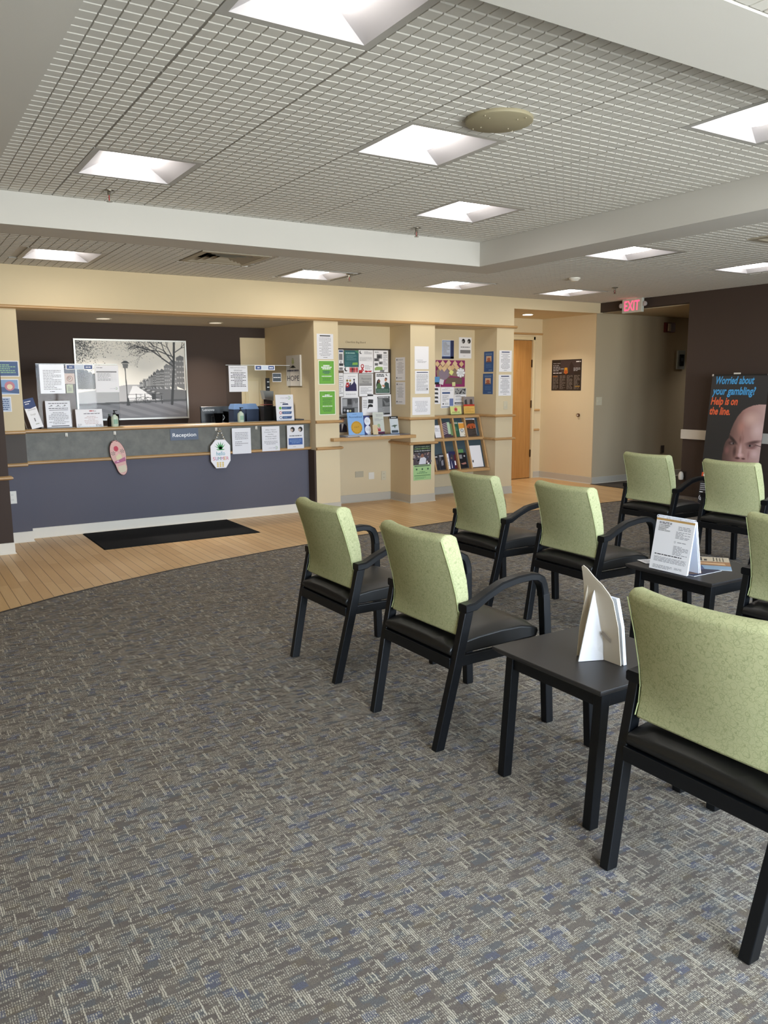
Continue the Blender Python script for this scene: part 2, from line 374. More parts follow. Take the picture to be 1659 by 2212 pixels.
# ================================================================== STRUCTURE
YW, XE, ZL, ZU = 7.98, 8.50, 2.505, 2.715
XL, YR = -2.0, 9.30
CX0, CX1, CY0, CY1 = .585, 4.825, 1.94, 6.035        # raised ceiling coffer
curve = [(-2.0, 3.9), (-1.2, 4.5), (-.4, 5.05), (.1, 5.31), (.527, 5.504), (.93, 5.725), (1.309, 5.892), (1.81, 6.07), (2.268, 6.196), (2.841, 6.327), (3.217, 6.40),
         (3.747, 6.497), (4.45, 6.59), (4.971, 6.64), (5.838, 6.69), (6.6, 6.69), (7.2, 6.665), (7.862, 6.62), (8.5, 6.54)]
mb = MB(); n = len(curve)
for i in range(n-1):
    (xa, ya), (xb, yb) = curve[i], curve[i+1]; mb.quad([(xa, ya, 0), (xb, yb, 0), (xb, 10.4, 0), (xa, 10.4, 0)], M_PLANK)
struct('floor', mb)
mb = MB()
for i in range(n-1):
    (xa, ya), (xb, yb) = curve[i], curve[i+1]; mb.quad([(xa, YB, .003), (xb, YB, .003), (xb, yb, .003), (xa, ya, .003)], M_CARPET)
struct('floor', mb)
mb = MB(); mb.sweep([(x, y, .003) for x, y in curve], [(-.011, -.003), (.011, -.003), (.008, .003), (-.008, .003)], mat('#2f2620', .5, name='edge_strip')); struct('trim_1', mb)
mb = MB(); mb.quad([(8.5, 6.54, .002), (12.5, 6.54, .002), (12.5, 8.04, .002), (8.5, 8.04, .002)], mat('#4a423b', .95, name='hall_carpet')); mb.box(8.48, 8.52, 6.54, 8.04, .0, .006, mat('#2f2620', .5)); struct('floor', mb)

def tiles(mb, x0, x1, y0, y1, z, gx, gy, pitch, holes, m_=None):
    """relief ceiling tiles: rows of small square pads below a backing plane, grid tees between the tiles"""
    m_ = m_ or M_TILE; step = pitch/9; g = .0032; gy_ = .0115; dep = .0100; zt = z+dep
    def clear(a, b, c, d): return all(not (a < h[1] and b > h[0] and c < h[3] and d > h[2]) for h in holes)
    rects = [(x0, x1, y0, y1)]          # backing with the fixtures' openings cut out
    for h in holes:
        out = []
        for (a, b, c, d) in rects:
            if not (a < h[1] and b > h[0] and c < h[3] and d > h[2]): out.append((a, b, c, d)); continue
            if a < h[0]: out.append((a, h[0], c, d))
            if b > h[1]: out.append((h[1], b, c, d))
            p, q = max(a, h[0]), min(b, h[1])
            if c < h[2]: out.append((p, q, c, h[2]))
            if d > h[3]: out.append((p, q, h[3], d))
        rects = out
    for (a, b, c, d) in rects: mb.quad([(a, c, zt), (b, c, zt), (b, d, zt), (a, d, zt)], M_GROOVE)
    for j in range(math.floor((y0-gy)/step), math.ceil((y1-gy)/step)):
        b0, b1 = max(y0, gy+j*step), min(y1, gy+(j+1)*step)
        if b1-b0 < step*.5: continue
        for i in range(math.floor((x0-gx)/step), math.ceil((x1-gx)/step)):
            a0, a1 = max(x0, gx+i*step), min(x1, gx+(i+1)*step)
            if a1-a0 < step*.5 or not clear(a0+.004, a1-.004, b0+.004, b1-.004): continue
            p0, p1, q0, q1 = a0+g, a1-g, b0+gy_, b1-.002
            if i % 9 == 0: p0 += .003
            if i % 9 == 8: p1 -= .003
            mb.add([(p0, q0, z), (p1, q0, z), (p1, q1, z), (p0, q1, z), (p0-.0018, q0-.0095, zt), (p1+.0018, q0-.0095, zt), (p1+.0026, q1+.001, zt), (p0-.0026, q1+.001, zt)], [(0, 3, 2, 1), (0, 1, 5, 4), (1, 2, 6, 5), (2, 3, 7, 6), (3, 0, 4, 7)], m_)
def tees(mb, x0, x1, y0, y1, z, gx, gy, pitch, holes):
    def segs(fixed, lo, hi, ax):
        cuts = [(h[2], h[3]) if ax == 'y' else (h[0], h[1]) for h in holes if (h[0] < fixed < h[1] if ax == 'y' else h[2] < fixed < h[3])]
        out = [(lo, hi)]
        for c0, c1 in cuts:
            nn = []
            for a, b in out:
                if c1 <= a or c0 >= b: nn.append((a, b)); continue
                if a < c0: nn.append((a, c0))
                if c1 < b: nn.append((c1, b))
            out = nn
        return out
    k = math.ceil((x0-gx)/pitch)
    while gx+k*pitch < x1:
        x = gx+k*pitch
        for a, b in segs(x, y0, y1, 'y'): mb.box(x-.007, x+.007, a, b, z+.0035, z+.007, mat('#8d8a84', .6, name='tee_shadow_gap'))
        k += 1
    k = math.ceil((y0-gy)/pitch)
    while gy+k*pitch < y1:
        y = gy+k*pitch
        for a, b in segs(y, x0, x1, 'x'): mb.box(a, b, y-.006, y+.006, z+.002, z+.007, M_GRID)
        k += 1

# fixtures: opening = one cell
GXU, GYU, PU = 1.112, 2.258, .622
LU = [(1.112, 2.258), (2.356, 3.502), (1.112, 4.746), (3.600, 4.746), (3.600, 2.258)]
PL = .608; GYL = 4.545
LLs = [(1.085, 6.98), (3.49, 7.03), (5.245, 7.03), (6.90, 6.955), (5.20, 4.545), (6.95, 4.545)]
VENT = [(2.32, 6.47), (5.76, 3.33)]
hu = [(x, x+PU, y, y+PU) for x, y in LU]
hl = [(x, x+PL, y, y+PL) for x, y in LLs+VENT]
mb = MB(); tiles(mb, CX0, CX1, CY0, CY1, ZU, GXU, GYU, PU, hu); tees(mb, CX0, CX1, CY0, CY1, ZU, GXU, GYU, PU, hu); struct('ceiling', mb)
BX0, BX1, BY0, BY1 = CX0-.36, CX1+.38, CY0-.36, CY1+.36
mb = MB()
for (a, b, c, d, gx) in ((-2, BX1, BY1, YW+.0, 1.09), (BX1, XE, YB, YW, 5.245-.0), (-2, BX0, YB, BY1, 1.09), (BX0, BX1, YB, BY0, 1.09)):
    tiles(mb, a, b, c, d, ZL, gx, GYL, PL, hl); tees(mb, a, b, c, d, ZL, gx, GYL, PL, hl)
struct('ceiling', mb)
mb = MB()   # smooth drywall band around the coffer and its four upstand faces
for (a, b, c, d) in ((BX0, BX1, CY1, BY1), (BX0, BX1, BY0, CY0), (BX0, CX0, CY0, CY1), (CX1, BX1, CY0, CY1)):
    mb.box(a, b, c, d, ZL-.004, ZU+.02, M_WHITE)
struct('ceiling', mb)
mb = MB(); mb.quad([(8.62, YB, 2.44), (12.7, YB, 2.44), (12.7, 10.4, 2.44), (8.62, 10.4, 2.44)], M_GROOVE); mb.quad([(-2.1, 8.10, 2.44), (8.62, 8.10, 2.44), (8.62, 10.4, 2.44), (-2.1, 10.4, 2.44)], M_GROOVE)
mb.quad([(-2.1, YB-.12, 2.95), (12.7, YB-.12, 2.95), (12.7, 10.4, 2.95), (-2.1, 10.4, 2.95)], M_GROOVE)
for (a, b, c, d) in ((-2.1, 12.7, YB-.12, YB-.10), (-2.1, 12.7, 10.38, 10.4), (-2.1, -2.08, YB-.12, 10.4), (12.68, 12.7, YB-.12, 10.4)): mb.box(a, b, c, d, 2.4, 2.95, M_GROOVE)
struct('ceiling', mb)  # unseen slabs and shell above the rooms, added to block stray daylight

# walls
mb = MB(); mb.box(XL, 6.95, YW, 8.12, 2.12, ZL+.05, M_BEIGE); mb.box(6.95, XE, YW, 8.12, 2.37, ZL+.05, M_BEIGE)
mb.box(-2, 1.10, YW, 8.42, 1.02, 2.12, M_BEIGE); mb.box(-2, 1.10, YW, 8.42, .72, 1.02, M_DKGREY); mb.box(-2, 1.10, YW, 8.42, 0, .72, M_SLATE)
struct('wall_back', mb)
mb = MB(); mb.box(-2, .872, 7.47, YW, 0, ZL+.05, M_BROWN); struct('wall_left_return', mb)
mb = MB(); mb.box(4.083, 4.385, YW, YR, 0, 2.12, M_BEIGE); struct('wall_pier', mb)
mb = MB(); mb.box(5.355, 5.71, YW, 8.55, 0, 2.12, M_BEIGE); struct('wall_pier', mb)
mb = MB(); mb.box(6.67, 6.95, YW, 9.12, 0, 2.12, M_BEIGE); mb.box(6.83, 6.95, 8.12, 9.12, 2.12, 2.42, M_BEIGE); struct('wall_pier', mb)
mb = MB(); mb.box(4.385, 6.67, 8.43, 8.55, 0, 2.12, M_BEIGE); struct('wall_niche_back', mb)
mb = MB(); mb.box(4.385, 5.355, 8.12, 8.44, 2.12, 2.2, M_BEIGE); mb.box(5.71, 6.67, 8.12, 8.44, 2.12, 2.2, M_BEIGE); struct('ceiling', mb)
# reception office behind the desk
mb = MB(); mb.box(-1.5, 4.083, 8.12, 10.4, 2.12, 2.16, wallpaint('office_soffit_paint', '#c2bcae')); struct('ceiling', mb)
mb = MB(); mb.box(-1.5, 3.755, YR, 9.42, 0, 2.12, M_BROWN); mb.box(3.755, 4.083, YR, 9.42, 2.0, 2.12, M_BROWN); mb.box(3.755, 4.083, YR, 9.42, 0, 2.0, M_BEIGE); struct('wall_office_back', mb)
mb = MB(); mb.box(-1.6, -1.5, 8.12, 10.4, 0, 2.2, M_BROWN); struct('wall_office_left', mb)
# desk front
mb = MB(); mb.box(1.10, 4.083, 8.13, 8.19, .72, 1.0, M_LAM); mb.box(1.10, 4.083, 8.13, 8.19, 0, .72, M_SLATE); mb.box(4.06, 4.083, YW+.002, 8.13, 0, .705, M_BROWN); struct('wall_desk_front', mb)
# alcove with door
mb = MB(); mb.box(6.95, 7.36, 9.12, 9.24, 0, 2.37, M_BEIGE); mb.box(8.34, 8.5, 9.12, 9.24, 0, 2.37, M_BEIGE); mb.box(7.36, 8.34, 9.12, 9.24, 2.11, 2.37, M_BEIGE); mb.box(7.36, 8.34, 9.22, 9.24, 0, 2.11, M_BEIGE); struct('wall_alcove_back', mb)
mb = MB(); mb.box(XE, 8.62, 8.05, 9.24, 0, ZL+.05, M_BEIGE); struct('wall_alcove_right', mb)
mb = MB(); mb.box(6.95, 8.5, 8.12, 9.24, 2.37, 2.42, M_BEIGE); struct('ceiling', mb)
# hall beyond the exit sign
mb = MB(); mb.box(8.501, 12.5, 8.04, 8.05, 0, 2.38, M_TAUPE); mb.box(XE+.12, 12.5, 8.05, 8.2, 0, 2.5, M_TAUPE); struct('wall_hall_left', mb)
mb = MB(); mb.box(8.62, 12.5, 6.44, 6.54, 0, 2.38, M_BROWN); struct('wall_hall_right', mb)
mb = MB(); mb.box(12.5, 12.6, 6.44, 8.2, 0, 2.38, M_BROWN); struct('wall_hall_end', mb)
mb = MB(); mb.box(8.62, 12.5, 6.44, 8.05, 2.38, 2.42, M_TAUPE); struct('ceiling', mb)
mb = MB(); mb.box(XE, 8.62, YB, 6.54, 0, ZL+.05, M_BROWN); mb.box(XE, 8.62, 6.54, 8.05, 2.39, ZL+.05, M_BROWN); struct('wall_right', mb)
mb = MB(); mb.box(XL-.1, XL, YB, YW, 0, ZL+.05, M_BEIGE); struct('wall_left', mb)
mb = MB()
xs = [XL]+[v for ab in WINS for v in ab]+[XE]
for i in range(0, len(xs), 2): mb.box(xs[i], xs[i+1], YB-.12, YB, 0, ZL+.1, M_BEIGE)
for a, b in WINS: mb.box(a, b, YB-.12, YB, 0, .45, M_BEIGE); mb.box(a, b, YB-.12, YB, 2.3, ZL+.1, M_BEIGE)
struct('wall_front', mb)
for i, (a, b) in enumerate(WINS):
    mb = MB(); fr = mat('#d8d6d0', .4, name='window_frame_white')
    for (p, q, s_, t_) in ((a, a+.05, .45, 2.3), (b-.05, b, .45, 2.3), (a, b, .45, .5), (a, b, 2.25, 2.3), ((a+b)/2-.025, (a+b)/2+.025, .5, 2.25)): mb.box(p, q, YB-.10, YB-.04, s_, t_, fr)
    o = struct('window_%d' % (i+1), mb)
    mb = MB(); mb.quad([(a, YB-.07, .5), (b, YB-.07, .5), (b, YB-.07, 2.25), (a, YB-.07, 2.25)], M_GLASS); mb.build('pane', o)

# oak rails (half-round nosing) : trim
def rail(path, z, h=.036, d=.034):
    """path in plan; wall on the left of travel (rail bulges to the right, i.e. towards the room)"""
    m2 = MB(); k = 7; sec = [(-.001, -h/2)]+[(d*math.cos(-math.pi/2+math.pi*i/k)*1.0, h/2*math.sin(-math.pi/2+math.pi*i/k)) for i in range(k+1)]+[(-.001, h/2)]
    P = [Vector((x, y, z)) for x, y in path]; rows = []
    for i, p in enumerate(P):
        t0 = (P[i]-P[i-1]).normalized() if i else (P[1]-P[0]).normalized(); t1 = (P[i+1]-P[i]).normalized() if i < len(P)-1 else t0
        n0 = Vector((t0.y, -t0.x, 0)); n1 = Vector((t1.y, -t1.x, 0)); nn = (n0+n1).normalized(); sc = 1/max(.3, nn.dot(n0))
        rows.append([p+nn*(a*sc)+Vector((0, 0, b)) for a, b in sec])
    m2.loft(rows, M_OAK); return m2
tn = [1]
def trim(mb_):
    tn[0] += 1; return struct('trim_%d' % tn[0], mb_, smooth=40)
trim(rail([(XL, YW), (6.985, YW)], 2.139, .036))
trim(rail([(XL, 7.47), (.872, 7.47), (.872, 7.5)], .66))
for zz in (1.018, .721):
    trim(rail([(.872, YW), (1.10, YW)], zz))
    trim(rail([(4.083, YW), (4.385, YW), (4.385, 8.43)], zz))
    trim(rail([(5.355, 8.43), (5.355, YW), (5.71, YW), (5.71, 8.2)], zz))
    trim(rail([(6.67, 8.43), (6.67, YW), (6.95, YW), (6.95, 8.05)], zz))
    trim(rail([(8.35, 9.12), (8.47, 9.12)], zz+.01, .036, .02))
trim(rail([(6.95, 9.12), (8.5, 9.12)], 2.152, .03, .02))
trim(rail([(1.10, 8.13), (4.083, 8.13)], .721))
mb = MB(); wr = mat('#d6cfc4', .5, name='white_wall_rail'); mb.box(XE-.02, XE, YB, 6.556, .73, .846, wr); struct('trim_20', mb)

# baseboards
def base(name, pts, m_, h=.098, z0=.0):
    m2 = MB(); m2.loft([[(x, y, z0), (x, y, h)] for x, y in pts], m_, cap=False, close=False)
    P = [Vector((x, y, 0)) for x, y in pts]; rows = []
    for i, p in enumerate(P):
        t0 = (P[i]-P[i-1]).normalized() if i else (P[1]-P[0]).normalized(); t1 = (P[i+1]-P[i]).normalized() if i < len(P)-1 else t0
        n0 = Vector((t0.y, -t0.x, 0)); n1 = Vector((t1.y, -t1.x, 0)); nn = (n0+n1).normalized(); sc = 1/max(.3, nn.dot(n0))
        rows.append([p+nn*(a*sc)+Vector((0, 0, b)) for a, b in ((0, z0), (.016, z0), (.006, .012), (.005, h-.003), (0, h))])
    m2 = MB(); m2.loft(rows, m_); return struct(name, m2)
base('baseboard_left', [(XL, 7.47), (.872, 7.47), (.872, YW), (1.10, YW), (1.10, 8.13)], M_BASEW)
base('baseboard_desk', [(1.10, 8.13), (4.06, 8.13)], M_BASEW)
base('baseboard_back', [(4.083, YW), (4.385, YW), (4.385, 8.43), (5.355, 8.43), (5.355, YW), (5.71, YW), (5.71, 8.43), (6.67, 8.43), (6.67, YW), (6.95, YW), (6.95, 9.12), (7.36, 9.12)], M_BASE)
base('baseboard_alcove', [(8.36, 9.12), (8.5, 9.12), (8.5, 8.05)], M_BASE)
base('baseboard_hall', [(8.5, 8.04), (12.5, 8.04)], M_BASE)
base('baseboard_right', [(8.5, 6.54), (8.5, YB)], mat('#3a302b', .5))

# door in the alcove
mb = MB(); fm = mat('#d9c9a4', .45, name='door_frame_cream')
mb.box(7.36, 7.42, 9.085, 9.13, 0, 2.11, fm); mb.box(8.30, 8.34, 9.085, 9.13, 0, 2.11, fm); mb.box(7.36, 8.34, 9.085, 9.13, 2.06, 2.11, fm)
struct('door_frame', mb, bevel=.004)
mb = MB(); mb.box(7.425, 8.295, 9.115, 9.155, .008, 2.055, M_DOOR); d1 = struct('door_1', mb, bevel=.003)
for hz in (1.72, 1.12, .38):
    mb = MB(); mb.cyl((8.298, 9.108, hz-.055), .008, .11, mat('#4c3a2a', .4, .6), 10); mb.box(8.285, 8.312, 9.10, 9.116, hz-.055, hz+.055, mat('#4c3a2a', .4, .6)); mb.build('hinge', d1)

# ================================================================== CEILING FIXTURES
def troffer(x, y, z, s, label, reflect=None):
    t = thing('ceiling_light', label, 'ceiling light', (x+s/2, y+s/2, z), 0, None)
    h = s/2; a = h-.036
    mb = MB(); m_ = mat('#b4b3af', .5, name='troffer_frame')
    for (p, q, r0, r1) in ((-h, h, -h, -a), (-h, h, a, h), (-h, -a, -a, a), (a, h, -a, a)): mb.box(p, q, r0, r1, 0, .012, m_)
    mb.build('frame', t)
    mb = MB(); ix, iy, d = .145, a-.045, .075
    A = [(-a, -a, .0), (a, -a, .0), (a, a, .0), (-a, a, .0)]; B = [(-ix, -iy, d), (ix, -iy, d), (ix, iy, d), (-ix, iy, d)]
    for i in range(4): mb.quad([A[i], A[(i+1) % 4], B[(i+1) % 4], B[i]], M_REFL)
    mb.quad(B, M_REFL); mb.build('reflector', t)
    mb = MB(); rows = []
    for yy_, k in ((-iy, .0), (-iy+.02, .55), (-iy+.06, .85), (-iy+.11, 1), (iy-.11, 1), (iy-.06, .85), (iy-.02, .55), (iy, 0)):
        rows.append([(-(ix-.006)*math.cos(math.pi*i/10), yy_, d-.003-.062*max(k, .02)*math.sin(math.pi*i/10)) for i in range(11)])
    mb.loft(rows, M_LENS, cap=False, close=False); mb.build('diffuser', t, smooth=60)
    return t
names_u = ['ceiling light nearest the viewer, cut by the top edge of the photo', 'ceiling light left of the round speaker disc', 'leftmost square light in the raised ceiling above the picture',
           'ceiling light in the inner far corner of the raised ceiling', 'bright square ceiling light cut by the right edge in the raised ceiling']
for (x, y), l in zip(LU, names_u): troffer(x, y, ZU, PU, l)
names_l = ['leftmost light in the low ceiling strip, left of the air vent', 'low ceiling light between the air vent and the sprinkler, over the beige pier', 'low ceiling light below the corner of the raised ceiling, over the brochure rack',
           'low ceiling light above the alcove with the door', 'low ceiling light right of the raised ceiling corner, before the exit sign', 'low ceiling light beside the right wall, cut by the right edge']
for (x, y), l in zip(LLs, names_l): troffer(x, y, ZL, PL, l)

def vent(x, y, z, s, label):
    t = thing('air_vent', label, 'air vent', (x+s/2, y+s/2, z)); h = s/2
    mb = MB(); m_ = mat('#a59d8c', .5, name='vent_metal'); a = h-.055
    for (p, q, r0, r1) in ((-h, h, -h, -a), (-h, h, a, h), (-h, -a, -a, a), (a, h, -a, a)): mb.box(p, q, r0, r1, -.002, .012, m_)
    mb.build('frame', t)
    mb = MB(); mb.box(-a, a, -a, a, .07, .075, mat('#0c0b0a', .9)); mb.build('duct', t)
    for k in range(4):
        mb = MB(); o0 = a-.004-k*.055
        for sx_, sy_ in ((1, 0), (-1, 0), (0, 1), (0, -1)):
            if sx_: mb.quad([(sx_*o0, -o0, .0), (sx_*o0, o0, .0), (sx_*(o0-.05), o0-.05, .03), (sx_*(o0-.05), -o0+.05, .03)], m_)
            else: mb.quad([(-o0, sy_*o0, .0), (o0, sy_*o0, .0), (o0-.05, sy_*(o0-.05), .03), (-o0+.05, sy_*(o0-.05), .03)], m_)
        mb.build('louvre', t)
    return t
vent(*VENT[0], ZL, PL, 'square louvred air vent in the low ceiling above the reception desk')
vent(*VENT[1], ZL, PL, 'louvred air vent in the low ceiling cut by the right edge')

def sprinkler(x, y, z, label):
    t = thing('fire_sprinkler', label, 'sprinkler', (x, y, z), 0, 'chrome sprinklers under the ceiling')
    mb = MB(); mb.lathe((0, 0, -.004), [(.036, .004), (.034, -.002), (.012, -.006)], M_CHROME, 20); mb.build('escutcheon', t, smooth=40)
    mb = MB(); mb.cyl((0, 0, -.03), .010, .028, M_CHROME, 12)
    for s_ in (-1, 1): mb.sweep([(s_*.009, 0, -.03), (s_*.016, 0, -.045), (s_*.004, 0, -.068)], [(-.002, -.002), (.002, -.002), (.002, .002), (-.002, .002)], M_CHROME, up=(0, 1, 0))
    mb.cyl((0, 0, -.065), .003, .035, mat('#a02020', .3), 8); mb.build('nozzle', t)
    mb = MB(); mb.cyl((0, 0, -.072), .019, .0025, M_CHROME, 16); mb.build('deflector', t)
    return t
sprinkler(1.413, 5.70, ZU, 'chrome sprinkler below the leftmost raised ceiling light')
sprinkler(3.922, 5.75, ZU, 'chrome sprinkler near the corner of the raised ceiling')
sprinkler(4.03, 7.08, ZL, 'chrome sprinkler at the right end of the low ceiling light above the beige pier')
sprinkler(7.25, 6.60, ZL, 'chrome sprinkler in the low ceiling left of the exit sign')
t = thing('ceiling_speaker', 'round tan speaker grille on the raised ceiling tiles', 'speaker', (2.705, 3.245, ZU))
mb = MB(); mb.lathe((0, 0, 0), [(.165, 0), (.168, -.006), (.166, -.016), (.158, -.020), (.0, -.021)], mat('#9c947a', .6, name='tan_grille'), 48); mb.build('grille', t, smooth=40)
for k in range(8):
    rr = .145 if k % 2 else .10; mb = MB(); mb.cyl((rr*math.cos((k//2)*1.571+.4), rr*math.sin((k//2)*1.571+.4), -.024), .0035, .004, mat('#c9c3ad', .3, .5), 8); mb.build('screw', t)
t = thing('smoke_detector', 'small white smoke detector on the low ceiling before the alcove', 'smoke detector', (6.22, 6.21, ZL))
mb = MB(); mb.lathe((0, 0, 0), [(.06, 0), (.06, -.012), (.052, -.018), (.035, -.034), (.0, -.036)], M_WPL, 28); mb.build('housing', t, smooth=35)
mb = MB(); mb.lathe((0, 0, 0), [(.037, -.020), (.037, -.027), (.033, -.03)], mat('#4a4844', .5), 24); mb.build('sensor_slot', t)
def downlight(x, y, z, label, on):
    t = thing('recessed_downlight', label, 'downlight', (x, y, z))
    mb = MB(); pr = [(.085, -.001), (.088, -.005), (.07, -.006), (.066, .0)]
    mb.lathe((0, 0, 0), pr, mat('#cfcab8', .4), 28); mb.build('trim_ring', t, smooth=40)
    mb = MB(); mb.cyl((0, 0, -.0075), .066, .002, emis('downlight_lens', (1, .9, .72), 14 if on else .25), 28); mb.build('lens', t)
    ld = bpy.data.lights.new('downlight_lamp', 'AREA'); ld.shape = 'DISK'; ld.size = .12; ld.energy = 3.5 if on else 7; ld.color = (1, .92, .82); ld.spread = R(120)
    lo = bpy.data.objects.new('downlight_lamp', ld); COL.objects.link(lo); lo.parent = t; lo.location = (0, 0, -.012)
    return t
downlight(7.70, 8.56, 2.37, 'lit round downlight in the alcove ceiling above the door', True)
downlight(11.2, 7.3, 2.38, 'added downlight out of view, brightening the hall', True)  # unseen lamp, added to lift the dark far end of the hall
downlight(2.017, 8.67, 2.12, 'dim round downlight over the desk, left one above the picture', False)
downlight(3.234, 8.707, 2.12, 'dim round downlight over the desk, right one near the beige side wall', False)

# ================================================================== CHAIRS AND TABLES
def make_chair(label):
    t = thing('armchair', label, 'chair', (0, 0, 0), 0, 'green backed armchairs in rows')
    # seat cushion
    mb = MB(); prof = [(.060, .372), (.052, .392), (.062, .418), (.105, .440), (.20, .452), (.32, .458), (.43, .455), (.490, .443), (.520, .420), (.526, .398), (.515, .374)]
    rows = []
    for i in range(13):
        u = -1+2*i/12; y = .2315*u; edge = max(0, abs(u)-.86)/.14
        rows.append([(x, y, z-(.010*u*u if z > .40 else 0)-(.012*edge**2 if z > .43 else 0)) for x, z in prof])
    mb.loft(rows, M_VINYL); mb.build('seat', t, smooth=50, bevel=.006)
    # back cushion, dished towards the sitter
    mb = MB(); pr = [(.088, .452), (.098, .495), (.102, .545), (.090, .615), (.062, .715), (.022, .832), (.028, .846), (.046, .855), (.076, .853), (.098, .842), (.124, .76), (.148, .665), (.156, .60), (.154, .52), (.142, .455), (.12, .448)]
    rows = []
    for i in range(17):
        u = -1+2*i/16; k = 1-u*u
        rows.append([(x-(.034*k*min(1, max(0, (z-.44)/.14))), (.228-.011*(z-.45)/.4)*u, z-(.004*k if z > .8 else 0)) for x, z in pr])
    mb.loft(rows, M_GREEN); bk = mb.build('backrest', t, smooth=50, bevel=.007)
    for s_ in (-1, 1):
        mb = MB(); mb.tube([(x-.002, s_*(.2275-.011*(z-.45)/.4), z) for x, z in ((.089, .46), (.099, .495), (.1025, .545), (.0905, .615), (.0625, .715), (.023, .83))], .0019, mat('#b4bb86', .8, name='piping_green'), 6); mb.build('piping', bk, smooth=60)
    # legs: each post its own mesh
    for s_ in (-1, 1):
        mb = MB(); sec = [(-.0205, -.0175), (.0205, -.0175), (.0205, .0175), (-.0205, .0175)]
        def ring(cx, cy, z, wx=.021, wy=.0165): return [(cx-wx, cy-wy, z), (cx+wx, cy-wy, z), (cx+wx, cy+wy, z), (cx-wx, cy+wy, z)]
        mb.loft([ring(0, s_*.229, 0), ring(.072, s_*.2475, .33), ring(.124, s_*.2525, .560)], M_BLK); mb.build('leg', t, bevel=.003)
        mb = MB(); mb.loft([ring(.552, s_*.268, 0, .020, .0175), ring(.534, s_*.262, .40, .020, .0175), ring(.527, s_*.255, .565, .018, .019)], M_BLK); mb.build('leg', t, bevel=.004)
        # arm: rear block, arched top, radius down into the front leg
        pts = [(.100, .566), (.150, .570), (.21, .600), (.29, .632), (.37, .645), (.44, .648), (.478, .642), (.503, .626), (.517, .602), (.524, .574), (.526, .552)]
        P = [Vector((x, s_*.2525, z)) for x, z in pts]; rows = []
        for i, p in enumerate(P):
            tt = (P[min(i+1, len(P)-1)]-P[max(i-1, 0)]).normalized(); nn = Vector((-tt.z, 0, tt.x)); th = .0155 if 0 < i < 7 else .018; wd = .0245 if i < 8 else .021
            if i == 0: tt = Vector((1, 0, 0)); nn = Vector((0, 0, 1)); th = .0165; wd = .0255
            if i == 1: wd = .0255; th = .0165
            rows.append([p+Vector((0, a*wd, 0))+nn*(b*th) for a, b in ((-1, -.75), (-.8, -1), (.8, -1), (1, -.75), (1, .6), (.75, 1), (-.75, 1), (-1, .6))])
        mb = MB(); mb.loft(rows, M_BLK); mb.build('armrest', t, smooth=30)
    mb = MB()
    mb.box(.050, .085, -.236, .236, .322, .368, M_BLK); mb.box(.49, .52, -.250, .250, .325, .372, M_BLK)
    for s_ in (-1, 1): mb.box(.06, .53, *sorted((s_*.233, s_*.256)), .332, .374, M_BLK)
    mb.build('seat_frame', t, bevel=.003)
    return t
CH = [((1.750, 3.485), .01, 'green backed armchair at the left end of the nearest row, first from the reception desk'),
      ((1.737, 2.635), .015, 'green backed armchair in the nearest row directly left of the table with the card display'),
      ((3.165, 4.070), 0.0, 'green backed armchair at the left end of the middle row'),
      ((3.235, 3.320), -.02, 'green backed armchair in the middle row directly left of the table with the desk calendar'),
      ((5.22, 4.395), 0.0, 'green backed armchair in the farthest row, left one, in front of the dark hall opening'),
      ((5.21, 3.62), 0.0, 'green backed armchair in the farthest row, right one, standing before the gambling banner'),
      ((3.20, 1.905), 0.0, 'green armchair right of the calendar table, cut by the photo edge'),
      ((1.715, 1.275), 0.0, 'largest green backed armchair with curly line pattern, foreground right')]
ch0 = make_chair(CH[0][2])
for i, ((x, y), a, l) in enumerate(CH):
    if i == 0: ch0.location = (x, y, .004); ch0.rotation_euler = (0, 0, a)
    else: dup(ch0, (x, y, .004), a, l)

def make_table(label):
    t = thing('side_table', label, 'table', (0, 0, 0), 0, 'black side tables between the armchairs'); hx, hy, H = .25, .262, .485
    mb = MB(); A = [(-hx, -hy), (hx, -hy), (hx, hy), (-hx, hy)]
    mb.loft([[(x*.93, y*.93, H-.026) for x, y in A], [(x, y, H-.009) for x, y in A], [(x, y, H) for x, y in A]], M_TOP); mb.build('tabletop', t, bevel=.0025)
    mb = MB()
    for s_ in (-1, 1):
        mb.box(-.185, .185, *sorted((s_*.200, s_*.222)), .405, .458, M_BLK); mb.box(*sorted((s_*.180, s_*.202)), -.2, .2, .405, .458, M_BLK)
    mb.build('apron', t, bevel=.002)
    for sx_ in (-1, 1):
        for sy_ in (-1, 1):
            mb = MB()
            def ring(cx, cy, z, wx=.0195, wy=.0175): return [(cx-wx, cy-wy, z), (cx+wx, cy-wy, z), (cx+wx, cy+wy, z), (cx-wx, cy+wy, z)]
            mb.loft([ring(sx_*.222, sy_*.212, 0), ring(sx_*.188, sy_*.212, .459)], M_BLK); mb.build('leg', t, bevel=.003)
    return t
tb = make_table('black side table in the nearest row holding a white card display'); tb.location = (2.052, 1.898, .004)
dup(tb, (3.50, 2.555, .004), 0, 'black side table in the middle row holding a desk calendar and magazines')
TZ = .489

